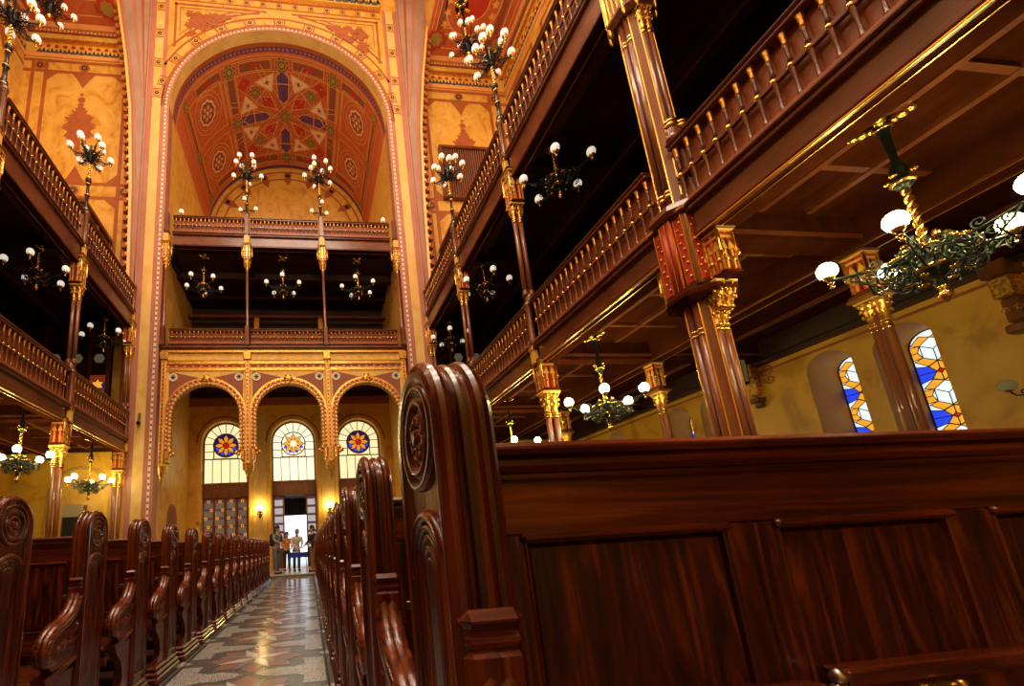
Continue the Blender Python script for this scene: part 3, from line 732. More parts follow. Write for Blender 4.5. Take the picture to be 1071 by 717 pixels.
# vestibule and the open street door
vb = MB()
vb.box(AX - 1.6, AX - 1.5, DW + .32, 23.2, .1, 3.6, 'dark_wood'); vb.box(AX + 1.5, AX + 1.6, DW + .32, 23.2, .1, 3.6, 'dark_wood')
vb.box(AX - 1.6, AX + 1.6, DW + .32, 23.2, 3.55, 3.7, 'dark_wood')
vb.box(AX - 1.6, AX - .72, 23.0, 23.2, .1, 3.6, 'dark_wood'); vb.box(AX + .95, AX + 1.6, 23.0, 23.2, .1, 3.6, 'dark_wood'); vb.box(AX - .72, AX + .95, 23.0, 23.2, 2.75, 3.6, 'dark_wood')
struct('wall_vestibule', vb)
ou = MB(); ou.box(-14, 12, 26, 60, -.3, .08, 'plaster_out'); struct('trim_2', ou)
# floor slab of the lower gallery in the recess = ceiling of the hall
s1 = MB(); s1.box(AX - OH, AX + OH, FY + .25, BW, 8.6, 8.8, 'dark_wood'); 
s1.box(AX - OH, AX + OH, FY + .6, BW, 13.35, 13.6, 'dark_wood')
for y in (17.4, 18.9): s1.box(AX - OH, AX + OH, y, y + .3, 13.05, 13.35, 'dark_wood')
for u in (-3.2, 0, 3.2): s1.box(AX + u - 1.7, AX + u - 1.45, FY + .6, DW, 13.15, 13.35, 'dark_wood')
s1.box(AX - OH, AX + OH, 19.2, 19.5, 12.2, 12.32, 'gallery_wood')
struct('ceiling_recess_galleries', s1)

# ================================================================== arcade screen of three scalloped arches
ar = thing('arcade_screen', 'gilded screen of three scalloped round arches below the two galleries over the entrance', 'arcade', (AX, FY + .12, 0))
fa = lambda u, w, d: (u, d, w)
BAY = 3.1; RO = 1.27; ZC2 = 6.08; ZT2 = 8.0
sp = MB()
for k in (-1, 0, 1):
    c = k * BAY
    A = arc(c, ZC2, RO, pi, 0, 32)
    for (a, za), (b, zb) in zip(A[:-1], A[1:]):
        sp.flat([(a, za), (b, zb), (b, ZT2), (a, ZT2)], fa, 0, 'gold_paint')
    pr = [(c - RO, 4.75)] + A + [(c + RO, 4.75)]
    sp.strip([fa(a, b, 0) for a, b in pr], [fa(a, b, .3) for a, b in pr], 'brown_paint')
    for a, b in ((c - BAY / 2, c - RO), (c + RO, c + BAY / 2)): rect(sp, a, b, 4.75, ZT2, fa, 0, 'gold_paint')
    # dark pierced corners
    for sx in (-1, 1):
        R1 = RO + .24; pts = [(c + sx * 1.38, 7.86)] + [(c + sx * R1 * cos(t), ZC2 + R1 * sin(t)) for t in [.45 + q * .09 for q in range(12)]] 
        pts = [p for p in pts if abs(p[0] - c) <= 1.381 and p[1] <= 7.861]
        fan(sp, pts if sx > 0 else pts[::-1], (c + sx * 1.25, 7.6), fa, -.006, 'vault_brown')
    for r0, r1, m, d in ((RO, RO + .05, 'gold_relief', -.03), (RO + .05, RO + .09, 'brown_paint', -.012), (RO + .09, RO + .16, 'bright_red', -.02), (RO + .16, RO + .24, 'gold_relief', -.035)):
        ring2d(sp, c, ZC2, r0, r1, .0, pi, fa, d, m, 32, 0)
        for sx in (-1, 1): sp.box(c + sx * r0, c + sx * min(r1, RO + .2), d, 0, 4.75, ZC2, m)
    for q in range(22):
        t = pi * (q + .5) / 22; fan(sp, star2d(c + (RO + .125) * cos(t), ZC2 + (RO + .125) * sin(t), .034, .03, 4), (c + (RO + .125) * cos(t), ZC2 + (RO + .125) * sin(t)), fa, -.026, 'white_bead')
    for sx in (-1, 1):
        for q in range(8): u = c + sx * (RO + .125); w = 4.85 + q * .16; sp.flat([(u - .025, w), (u + .025, w), (u + .025, w + .07), (u - .025, w + .07)], fa, -.026, 'white_bead')
# frieze with small rectangles, moulded beam
W2 = OH - .08
sp.box(-W2, W2, -.03, .3, 7.88, 8.0, 'gold_relief'); sp.box(-W2, W2, -.012, .3, 8.0, 8.14, 'vault_brown'); sp.box(-W2, W2, -.05, .3, 8.14, 8.28, 'gold_relief')
for q in range(62):
    u = -W2 + .1 + q * (2 * W2 - .2) / 61; rect(sp, u - .045, u + .045, 8.04, 8.10, fa, -.018, 'line_orange' if q % 2 else 'bright_red')
sp.build('spandrel', ar)
bm = MB()
for z0, z1, d, m in ((8.28, 8.36, .08, 'gold_paint'), (8.36, 8.60, .04, 'gold_paint'), (8.60, 8.68, .12, 'gold_relief'), (8.68, 8.78, .09, 'gallery_wood'), (8.78, 8.85, .16, 'gallery_wood')): bm.box(-W2, W2, -d, .3, z0, z1, m)
bm.build('moulded_beam', ar)
for k in (-1, 0, 1):                     # scalloped edge of each arch
    t = MB(); c = k * BAY; n = 25
    for q in range(n + 1):
        a = pi * q / n; u, w = c + (RO + .015) * cos(a), ZC2 + (RO + .015) * sin(a)
        t.sphere((u, .0, w), .075, 'gold_paint', 8, 4)
    for sx in (-1, 1):
        for q in range(9): t.sphere((c + sx * (RO + .015), 0, ZC2 - .16 - q * .155), .072, 'gold_paint', 8, 4)
    t.build('scalloped_trim', ar)
    r = MB(); r.lathe([(.0, -.05), (.1, -.05), (.13, -.03), (.15, 0)], 'gold_relief', (c, -.03, ZC2 + RO + .2), 12, 'y')
    for q in range(6): r.sphere((c + .13 * cos(q * pi / 3), -.06, ZC2 + RO + .2 + .13 * sin(q * pi / 3)), .05, 'gold_relief', 8, 4)
    r.build('keystone_flower', ar)
    for sx in (-1, 1):
        r = MB(); u, w = c + sx * 1.22, 7.62
        ring2d(r, u, w, .12, .165, 0, 2 * pi, fa, -.03, 'white_bead', 20, 0); fan(r, arc(u, w, .13, 0, 2 * pi, 20)[:-1], (u, w), fa, -.012, 'white_bead'); fan(r, star2d(u, w, .125, .05, 6), (u, w), fa, -.034, 'black_paint')
        r.build('wheel_rosette', ar)
for k in range(4):                       # pendants at the feet of the arches
    p = MB(); u = (k - 1.5) * BAY
    w = .12 if k in (1, 2) else .10
    p.box(u - .09, u + .09, -.10, .2, 4.2, 8.6, 'gold_paint', .01)
    for q in range(26): p.box(u - .03, u + .03, -.115, -.10, 4.3 + q * .155, 4.38 + q * .155, 'bright_red')
    p.box(u - .035, u + .035, -.108, -.10, 4.2, 8.2, 'gold_relief')
    p.box(u - .15, u + .15, -.15, .2, 8.3, 8.64, 'gold_relief', .02)
    for sx in (-1, 1):
        if (k == 0 and sx < 0) or (k == 3 and sx > 0): continue
        x = u + sx * .30
        p.sphere((x, 0, 4.72), .10, 'gold_relief', 10, 6); p.sphere((u + sx * .42, 0, 4.62), .085, 'gold_relief', 10, 6); p.sphere((u + sx * .34, -.05, 4.55), .07, 'gold_relief', 8, 5)
        p.box(u + sx * .12, u + sx * .26, -.06, .25, 4.3, 4.75, 'gold_relief', .03); p.box(u + sx * .12, u + sx * .2, -.05, .2, 3.95, 4.3, 'gold_relief', .03)
    p.lathe([(.0, 3.42), (.035, 3.5), (.04, 3.6), (.09, 3.66), (.06, 3.74), (.12, 3.86), (.15, 4.0), (.15, 4.14), (.19, 4.2), (.13, 4.28)], 'gold_relief', (u, .05, 0), 8)
    p.build('pendant', ar)

# ================================================================== balustrades of the galleries
BALM = {}
def baluster_mesh(h):
    if h in BALM: return BALM[h]
    m = MB(); r = .026
    m.lathe([(r * 1.1, 0), (r * 1.1, .05 * h), (r * .8, .07 * h), (r * .62, .2 * h), (r * .95, .36 * h), (r * 1.25, .44 * h), (r * 1.25, .50 * h)], 'gallery_wood', (0, 0, 0), 8)
    m.lathe([(r * 1.2, .50 * h), (r * .62, .62 * h), (r * .85, .74 * h), (r * 1.1, .80 * h)], 'gallery_wood', (0, 0, 0), 8)
    m.lathe([(r * 1.15, .80 * h), (r * .8, .84 * h), (r * 1.0, .9 * h), (r * 1.45, .98 * h), (r * 1.45, h)], 'gold_relief', (0, 0, 0), 8)
    m.lathe([(0, -.052), (.012, -.05), (.028, -.042), (.033, -.03), (.033, -.02)], 'gold', (0, 0, .47 * h), 10, 'y')
    o = m.build('baluster'); BALM[h] = o; return o
def parapet(label, L, loc, rz, zf, zb, zt, fascia=True, spacing=.168, group=None, gold=True, beads=False):
    """local: x along, front faces -y, z absolute"""
    t = thing('gallery_parapet', label, 'balustrade', loc, rz, group)
    h0 = zb + .12; h1 = zt - .10; h = h1 - h0
    m = MB()
    m.box(0, L, -.07, .12, zt - .10, zt - .05, 'gallery_wood', .012); m.box(0, L, -.10, .15, zt - .05, zt, 'gallery_wood', .02); m.build('hand_rail', t)
    m = MB(); m.box(0, L, .06, .10, zb, zt - .06, 'gallery_board'); m.build('back_board', t)
    m = MB(); m.box(0, L, -.028, .028, h0 + .43 * h, h0 + .51 * h, 'gallery_wood', .008); m.build('mid_rail', t)
    m = MB()
    m.box(0, L, -.06, .12, zb + .04, h0, 'gallery_board', .012); m.box(0, L, -.12, .12, zb - .01, zb + .05, 'gallery_wood', .02); m.box(0, L, -.08, .12, zb - .05, zb - .01, 'gallery_wood', .01); m.box(0, L, -.10, .12, zb - .09, zb - .05, 'gallery_wood', .015)
    m.build('ledge_moulding', t)
    if fascia:
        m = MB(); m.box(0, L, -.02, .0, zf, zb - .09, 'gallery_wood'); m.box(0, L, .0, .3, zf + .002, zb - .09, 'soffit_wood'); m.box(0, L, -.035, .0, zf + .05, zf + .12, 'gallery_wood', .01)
        if gold:
            m.box(0, L, -.045, -.02, zf + .002, zf + .030, 'gold', .006); m.box(0, L, .075, .095, zf - .012, zf + .002, 'gold', .004)
        else: m.box(0, L, -.05, .0, zf - .005, zf + .03, 'gallery_wood', .008); m.box(0, L, .16, .20, zf - .02, zf, 'gallery_wood', .006)
        m.build('fascia', t)
    n = int((L - .1) / spacing); src = BALM.get(round(h, 3))
    for i in range(n + 1):
        x = L / 2 + (i - n / 2) * spacing
        if src is None: src = baluster_mesh(round(h, 3)); o = src
        else: o = copy_obj(src)
        o.parent = t; o.location = (x, 0, h0)
    return t
YCOL = [0.7, 4.45, 8.2, 11.75]
YE = FY
def bays(side, zf, zb, zt, level):
    ys = [-2.6, 0.7, 4.45, 8.2, 11.75, YE]
    for k in range(5):
        mg = lambda y: .20 if y == 4.45 else .13
        a, b = ys[k] + mg(ys[k]) + (.07 if ys[k] == 4.45 else 0), ys[k + 1] - mg(ys[k + 1]) + (.07 if ys[k + 1] == 4.45 else 0)
        if side == 'left' and k < 2: continue
        if side == 'right' and level == 'upper' and k == 0: continue
        n = 4 - k
        where = 'against the end wall' if n == 0 else ['', 'second bay from the end wall', 'third bay from the end wall', 'fourth bay from the end wall', 'fifth bay from the end wall'][n]
        lab = '%s %s gallery balustrade with gold-topped balusters, %s' % (level, side, where)
        L = b - a
        if side == 'right': parapet(lab, L, (XR, b, 0), -pi / 2, zf, zb, zt, gold=(level == 'lower'))
        else: parapet(lab, L, (XL, a, 0), pi / 2, zf, zb, zt, gold=(level == 'lower'))
for side in ('right', 'left'):
    bays(side, 4.68, 5.15, 6.2, 'lower'); bays(side, 9.5, 10.17, 11.22, 'upper')
for lev, zf, zb, zt in (('lower', 0, 8.94, 9.63), ('upper', 13.35, 13.92, 14.74)):
    for k, nm in ((-1, 'left'), (0, 'middle'), (1, 'right')):
        parapet('%s third of the %s gallery balustrade above the entrance arches' % (nm, lev), BAY - .25, (AX + k * BAY - BAY / 2 + .125, FY + .12, 0), 0, zf, zb, zt, fascia=(lev == 'upper'), spacing=.165, gold=False)
# slabs and beams of the side galleries
for sx, nm in ((1, 'right'), (-1, 'left')):
    U = lambda t: AX + sx * t
    c = MB()
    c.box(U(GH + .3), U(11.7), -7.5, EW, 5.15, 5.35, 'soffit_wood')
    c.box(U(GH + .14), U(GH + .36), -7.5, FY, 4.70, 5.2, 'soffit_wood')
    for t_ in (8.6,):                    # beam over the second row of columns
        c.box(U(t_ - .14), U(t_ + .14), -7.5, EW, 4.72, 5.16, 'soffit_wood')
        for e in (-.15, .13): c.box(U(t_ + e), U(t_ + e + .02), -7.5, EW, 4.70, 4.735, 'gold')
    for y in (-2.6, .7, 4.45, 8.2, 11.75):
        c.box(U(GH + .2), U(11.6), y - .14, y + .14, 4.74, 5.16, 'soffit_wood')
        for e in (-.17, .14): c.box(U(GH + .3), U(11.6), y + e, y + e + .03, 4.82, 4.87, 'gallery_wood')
    for k in range(-2, 5):
        y = 0.7 + 3.72 * k
        for u in (GH + .95, GH + 1.7, 9.5, 10.5): c.box(U(u), U(u + .09), y + .2, y + 3.5, 5.08, 5.16, 'gallery_wood')
        for d in (.6, 1.7, 2.8): c.box(U(GH + .4), U(8.4), y + d, y + d + .07, 5.10, 5.16, 'gallery_wood')
    struct('ceiling_lower_' + nm, c)
    c = MB()
    c.box(U(GH + .1), U(11.7), -7.5, EW, 10.25, 10.45, 'dark_wood')
    for y in (.7, 4.45, 8.2, 11.75): c.box(U(GH + .2), U(11.6), y - .14, y + .14, 9.9, 10.26, 'dark_wood')
    c.box(U(8.46), U(8.74), -7.5, EW, 9.85, 10.26, 'dark_wood'); c.box(U(8.44), U(8.46), -7.5, EW, 9.83, 9.88, 'gallery_wood')
    c.box(U(GH + .2), U(GH + .9), -7.5, FY, 10.1, 10.25, 'gallery_wood')
    struct('ceiling_middle_' + nm, c)
# ================================================================== columns and piers
def leaf_capital(m, c, z0, z1, r0, r1, seg=10):
    h = z1 - z0
    m.lathe([(r0 * 1.0, z0), (r0 * 1.25, z0 + .03 * h), (r0 * 1.0, z0 + .08 * h), (r0 * 1.1, z0 + .4 * h), (r1 * .85, z0 + .75 * h), (r1, z0 + .9 * h)], 'gold_relief', c, 12)
    for row, (zz, rr, n, s) in enumerate(((.38, .62, seg, .5), (.62, .85, seg, .55), (.85, 1.02, seg, .5))):
        r = r0 + (r1 - r0) * rr
        for q in range(n):
            a = 2 * pi * (q + .5 * row) / n
            m.sphere((c[0] + r * cos(a), c[1] + r * sin(a), z0 + zz * h), r1 * .19, 'gold_relief', 6, 4, 1.5)
    m.box(c[0] - r1 * 1.05, c[0] + r1 * 1.05, c[1] - r1 * 1.05, c[1] + r1 * 1.05, z0 + .9 * h, z1, 'gold_paint', .01)
def gothic_box(m, c, z0, z1, w):
    x, y = c[0], c[1]; h = z1 - z0; k = w / 2
    m.box(x - k * .78, x + k * .78, y - k * .78, y + k * .78, z0, z1, 'bright_red')
    for sx in (-1, 1):
        for sy in (-1, 1):
            m.box(x + sx * k - .02 * sx - .014, x + sx * k - .02 * sx + .014, y + sy * k - .02 * sy - .014, y + sy * k - .02 * sy + .014, z0, z1, 'gold_relief', .004)
            m.lathe([(0, z0 + .34 * h), (.022, z0 + .38 * h), (.03, z0 + .45 * h), (.018, z0 + .52 * h), (.018, z1)], 'gold', (x + sx * k, y + sy * k, 0), 6)
    for f in (0, 1, 2, 3):
        M = Matrix.Translation((x, y, 0)) @ Matrix.Rotation(f * pi / 2, 4, 'Z')
        m.box(-.016, .016, -k * .86, -k * .7, z0 + .02 * h, z1, 'gold', M=M)
        for sx in (-1, 1):
            u = sx * k * .42
            m.prism([(u - k * .34, z0 + .52 * h), (u + k * .34, z0 + .52 * h), (u, z0 + .74 * h)], lambda a, b, d: (a, d, b), -k * .92, -k * .74, 'gold_paint', M=M)
            m.box(u - .012, u + .012, -k * .9, -k * .75, z0 + .05 * h, z0 + .5 * h, 'gold_paint', M=M)
            m.sphere((u, -k * .82, z0 + .28 * h), .035, 'gold_relief', 6, 4, M=M)
        m.box(-k * .8, k * .8, -k * .9, -k * .74, z0 + .80 * h, z0 + .86 * h, 'gold_paint', M=M)
    m.box(x - k * 1.15, x + k * 1.15, y - k * 1.15, y + k * 1.15, z1 - .05 * h, z1, 'gold_paint', .01)
    m.box(x - k * 1.28, x + k * 1.28, y - k * 1.28, y + k * 1.28, z1, z1 + .06 * h, 'gallery_wood', .012)
    m.box(x - k * 1.06, x + k * 1.06, y - k * 1.06, y + k * 1.06, z0 - .05 * h, z0, 'soffit_wood', .008)
def pair_shafts(t, c, z0, z1, r, off, horiz=True):
    for s in (-1, 1):
        m = MB(); x, y = (c[0] + s * off, c[1]) if horiz else (c[0], c[1] + s * off)
        m.lathe([(r, z0), (r * .96, z1)], 'shaft_wood', (x, y, 0), 12)
        for z in (z1 - .16, z1 - .10): m.lathe([(r * 1.0, z - .02), (r * 1.22, z - .01), (r * 1.22, z + .01), (r * 1.0, z + .02)], 'gold', (x, y, 0), 12)
        m.lathe([(r * 1.5, z0), (r * 1.5, z0 + .06), (r * 1.15, z0 + .09), (r * 1.3, z0 + .12), (r, z0 + .16)], 'gallery_wood', (x, y, 0), 12)
        m.build('shaft', t)
def slender_column(label, loc, group=None, sgn=1):
    """clustered cast-iron gallery column; local +x points to the aisle behind it"""
    t = thing('gallery_column', label, 'column', loc, 0, group)
    c = (.10 * sgn, 0)
    m = MB(); m.box(c[0] - .2, c[0] + .2, -.17, .17, 0, .5, 'shaft_wood', .015); m.box(c[0] - .24, c[0] + .24, -.2, .2, 0, .15, 'shaft_wood', .02); m.build('base', t)
    pair_shafts(t, c, .5, 3.62, .062, .085)
    m = MB(); leaf_capital(m, (c[0] - .085, 0, 0), 3.56, 4.02, .06, .12, 7); leaf_capital(m, (c[0] + .085, 0, 0), 3.56, 4.02, .06, .12, 7); m.box(c[0] - .2, c[0] + .2, -.14, .14, 3.98, 4.04, 'gold_paint', .01); m.build('leaf_capital', t)
    m = MB(); gothic_box(m, c, 4.08, 4.74, .34); m.build('capital_box', t)
    m = MB()                             # post through the parapet
    x0 = -.16 * sgn
    xp = x0 * .55
    m.box(xp - .06, xp + .06, -.07, .07, 4.70, 5.02, 'gold_paint', .012); m.box(xp - .08, xp + .08, -.09, .09, 5.0, 5.1, 'gold', .012)
    m.lathe([(.085, 5.08), (.085, 5.2), (.095, 5.26), (.07, 5.32), (.07, 6.12), (.09, 6.18)], 'gallery_wood', (xp * .8, 0, 0), 10)
    m.lathe([(.12, 6.1), (.13, 6.2), (.10, 6.26), (.12, 6.32), (.09, 6.4)], 'gallery_wood', (0, 0, 0), 12)
    for dx, z0_, z1_ in ((0, 4.0, 4.75),):
        for sy in (-1, 1): m.lathe([(0, 4.28), (.018, 4.34), (.022, 4.42), (.013, 4.48), (.013, 4.74)], 'gold_relief', (x0 * .5, sy * .13, 0), 6)
    m.build('gallery_post', t)
    pair_shafts(t, (0, 0), 6.36, 8.5, .052, .072)
    m = MB(); leaf_capital(m, (-.072, 0, 0), 8.42, 8.8, .052, .105, 7); leaf_capital(m, (.072, 0, 0), 8.42, 8.8, .052, .105, 7); m.box(-.18, .18, -.13, .13, 8.76, 8.82, 'gold_paint', .01); m.build('leaf_capital', t)
    m = MB(); gothic_box(m, (0.02 * sgn, 0), 8.86, 9.72, .32)
    for sy in (-1, 1): m.lathe([(0, 9.1), (.018, 9.16), (.022, 9.24), (.013, 9.3), (.013, 9.85)], 'gold_relief', (x0 * .5, sy * .12, 0), 6)
    m.build('capital_box', t)
    m = MB(); xp = x0 * .55; m.box(xp - .055, xp + .055, -.06, .06, 9.62, 10.1, 'gold_paint', .012); m.box(xp - .07, xp + .07, -.075, .075, 10.06, 10.14, 'gold', .01); m.lathe([(.085, 10.12), (.09, 10.3), (.07, 10.38), (.07, 11.14), (.095, 11.22), (.095, 11.31)], 'gallery_wood', (xp * .8, 0, 0), 10)
    m.build('rail_post', t)
    return t
lc = slender_column('slender twin-shafted gallery column on the right, next to the great pier', (XR + .02, 8.2, 0))
dup(lc, (XR + .02, 11.75, 0), 0, 'slender twin-shafted gallery column on the right, nearest to the end wall')
dup(lc, (XR + .06, FY - .16, 0), 0, 'slender twin-shafted half column against the end wall at the right gallery')
ll = slender_column('slender twin-shafted gallery column on the left, nearest to the end wall', (XL - .02, 11.75, 0), sgn=-1)
dup(ll, (XL - .02, 8.2, 0), 0, 'slender twin-shafted gallery column at the left edge of the picture')
dup(ll, (XL - .06, FY - .16, 0), 0, 'slender twin-shafted half column against the end wall at the left gallery')

# the great pier
def great_pier(label, loc):
    t = thing('great_pier', label, 'pier', loc)
    def ring(m, x, y, r, z): 
        for dz in (0, .06): m.lathe([(r, z + dz - .022), (r * 1.2, z + dz - .01), (r * 1.2, z + dz + .01), (r, z + dz + .022)], 'gold', (x, y, 0), 14)
    R = .165; rs = .044
    SH = []
    for q in range(4):
        a = q * pi / 2
        for s in (-1, 1): SH.append((R * cos(a) - s * .050 * sin(a), R * sin(a) + s * .050 * cos(a)))
    def core(name, z0, z1):
        m = MB(); k = .150
        for q in range(4):
            M = Matrix.Rotation(pi / 4 + q * pi / 2, 4, 'Z')
            m.box(k - .03, k + .045, -.062, .062, z0, z1, 'shaft_wood', M=M)
            for e in (-.062, .046): m.box(k + .04, k + .055, e, e + .016, z0, z1, 'gold', M=M)
            m.box(k + .04, k + .055, -.062, .062, z0 + .0, z0 + .02, 'gold', M=M); m.box(k + .04, k + .055, -.062, .062, z1 - .02, z1, 'gold', M=M)
        m.box(-.12, .12, -.12, .12, z0, z1, 'gallery_wood')
        m.build(name, t)
    m = MB(); m.lathe([(.36, 0), (.36, .25), (.30, .32), (.32, .5), (.27, .6)], 'shaft_wood', seg=8, smooth=False, ph=pi / 8); m.build('base', t)
    core('core', .55, 3.86)
    for i, (x, y) in enumerate(SH):
        m = MB(); m.lathe([(rs, .55), (rs * .97, 3.9)], 'shaft_wood', (x, y, 0), 14); ring(m, x, y, rs, 3.42); m.build('shaft', t)
    m = MB()
    for q in (0, 3):
        pass
    for i, (x, y) in enumerate(SH):
        if i in (0, 1, 6, 7): leaf_capital(m, (x * 1.04, y * 1.04, 0), 3.46, 3.9, rs, rs * 1.75, 7)
    m.build('leaf_capital', t)
    m = MB()
    m.lathe([(.30, 3.86), (.40, 3.92), (.40, 3.97), (.35, 4.02), (.33, 4.06)], 'soffit_wood', seg=8, smooth=False, ph=pi / 8); m.build('capital_moulding', t)
    # ornate red and gold stage in the height of the beams
    m = MB()
    m.box(-.25, .25, -.25, .25, 4.04, 5.15, 'gallery_wood')
    for f in range(4):
        M = Matrix.Rotation(f * pi / 2, 4, 'Z')
        for s in (-1, 1):
            m.box(.25, .262, s * .16 - .055, s * .16 + .055, 4.1, 5.05, 'bright_red', M=M)
            for e in (-.062, .055): m.box(.25, .27, s * .16 + e, s * .16 + e + .012, 4.08, 5.08, 'gold', M=M)
            for q in range(9): m.sphere((.262, s * .16 + .02 * (-1) ** q, 4.18 + q * .1), .022, 'gold_relief', 6, 4, M=M)
        for yy in (-.045, .045): m.lathe([(.042, 4.05), (.042, 5.1)], 'bright_red', (.27, yy, 0), 10, M=M); 
        for yy in (-.08, 0, .08): m.box(.29, .305, yy - .008, yy + .008, 4.06, 5.1, 'gold', M=M)
    m.build('relief_stage', t)
    m = MB()
    for k in (0, 3):                     # consoles carrying the beams
        M = Matrix.Rotation(-k * pi / 2 if k else 0, 4, 'Z')
        gothic_box(m, (0, 0), 4.06, 4.72, .30) if False else None
    b = MB(); gothic_box(b, (.02, -.36), 4.08, 4.66, .23); leaf_capital(b, (.06, -.27, 0), 3.66, 4.02, .05, .10, 8); leaf_capital(b, (-.06, -.27, 0), 3.66, 4.02, .05, .10, 8); b.build('beam_console', t)
    b = MB(); gothic_box(b, (.36, .02), 4.08, 4.66, .23); leaf_capital(b, (.30, .02, 0), 3.66, 4.02, .06, .12, 8); b.build('beam_console', t)
    b = MB(); gothic_box(b, (.02, .36), 4.08, 4.66, .20); b.build('beam_console', t)
    m = MB(); m.box(-.30, .30, -.30, .30, 5.1, 5.18, 'gallery_wood', .02); m.lathe([(.36, 5.12), (.41, 5.18), (.38, 5.26), (.34, 5.3)], 'gallery_wood', seg=8, smooth=False, ph=pi / 8)
    for f in range(4):
        M = Matrix.Rotation(f * pi / 2, 4, 'Z'); m.box(.30, .31, -.28, .28, 5.12, 5.15, 'gold', M=M)
    m.build('gallery_plinth', t)
    m = MB()                              # pedestal of the rear shafts in the parapet
    m.box(-.1, .28, -.34, -.08, 5.2, 6.25, 'gallery_wood', .02); m.box(-.12, .3, -.37, -.06, 5.22, 5.45, 'gallery_wood', .02); m.box(-.12, .3, -.37, -.06, 6.2, 6.32, 'gallery_wood', .02)
    for s in (-1, 1):
        m.lathe([(.10, 6.3), (.10, 6.36), (.075, 6.4), (.095, 6.46), (.07, 6.5)], 'shaft_wood', (.05 + s * .085, -.2, 0), 12); ring(m, .05 + s * .085, -.2, .075, 6.55)
    m.build('pedestal', t)
    core('core', 5.28, 8.8)
    for i, (x, y) in enumerate(SH):
        m = MB(); m.lathe([(rs, 5.25), (rs * .97, 8.85)], 'shaft_wood', (x, y, 0), 14); ring(m, x, y, rs, 5.52); ring(m, x, y, rs, 8.34); m.build('shaft', t)
    m = MB()
    for i, (x, y) in enumerate(SH):
        if i in (6, 7, 0, 1): leaf_capital(m, (x * 1.05, y * 1.05, 0), 8.38, 8.8, rs, rs * 1.7, 7)
    m.lathe([(.27, 8.78), (.35, 8.85), (.35, 8.90), (.30, 8.96)], 'shaft_wood', seg=8, smooth=False, ph=pi / 8); m.build('leaf_capital', t)
    m = MB(); m.box(-.23, .23, -.23, .23, 8.95, 11.3, 'shaft_wood')
    for f in range(4):
        M = Matrix.Rotation(f * pi / 2, 4, 'Z')
        for yy in (-.19, -.115, -.04, .04, .115, .19): m.box(.225, .25, yy - .012, yy + .012, 9.0, 11.2, 'gold', .004, M=M)
        for s in (-1, 1): m.lathe([(0, 8.7), (.03, 8.78), (.035, 8.95), (.022, 9.1), (.022, 9.9)], 'gold_relief', (.27, s * .15, 0), 8, M=M)
    for f in range(4):
        M = Matrix.Rotation(pi / 4 + f * pi / 2, 4, 'Z'); m.box(.24, .325, -.035, .035, 9.0, 11.2, 'shaft_wood', .01, M=M); m.box(.32, .332, -.04, -.028, 9.0, 11.2, 'gold', M=M); m.box(.32, .332, .028, .04, 9.0, 11.2, 'gold', M=M)
    m.build('relief_stage', t)
    core('core', 11.3, 26.0)
    for i, (x, y) in enumerate(SH):
        if i % 2 == 0:
            m = MB(); m.lathe([(rs * 1.2, 11.3), (rs * 1.15, 26)], 'shaft_wood', (x, y, 0), 10); m.build('shaft', t)
    return t
gp = great_pier('great bundled pier with gold stripes rising through the right gallery above the near pew', (XR + .13, 4.52, 0))

# second row of columns under the right gallery
def aisle_column(label, loc):
    t = thing('aisle_column', label, 'column', loc)
    m = MB(); m.box(-.2, .2, -.2, .2, 0, .5, 'shaft_wood', .02); m.build('base', t)
    for s in (-1, 1):
        m = MB(); m.lathe([(.054, .5), (.050, 3.65)], 'shaft_wood', (0, s * .060, 0), 12)
        for z in (3.5, 3.57): m.lathe([(.052, z - .02), (.066, z), (.052, z + .02)], 'gold', (0, s * .060, 0), 12)
        m.build('shaft', t)
    m = MB(); m.box(-.05, .05, -.03, .03, .5, 3.7, 'gallery_wood'); m.build('web', t)
    m = MB()
    for s in (-1, 1): leaf_capital(m, (0, s * .064, 0), 3.6, 3.98, .052, .095, 8)
    m.box(-.17, .17, -.18, .18, 3.97, 4.02, 'shaft_wood', .01); m.box(-.15, .15, -.16, .16, 4.02, 4.07, 'gold', .01); m.build('leaf_capital', t)
    m = MB(); gothic_box(m, (0, 0), 4.1, 4.66, .25); m.build('capital_box', t)
    return t
a0 = aisle_column('twin-shafted aisle column between the two tall stained glass windows', (8.0, 4.47, 0))
dup(a0, (8.0, 8.2, 0), 0, 'twin-shafted aisle column behind the lit chandelier, left of the great pier')
dup(a0, (8.0, 11.75, 0), 0, 'farthest twin-shafted aisle column under the right gallery')
dup(a0, (2 * AX - 8.0, 11.75, 0), 0, 'twin-shafted aisle column under the left gallery')

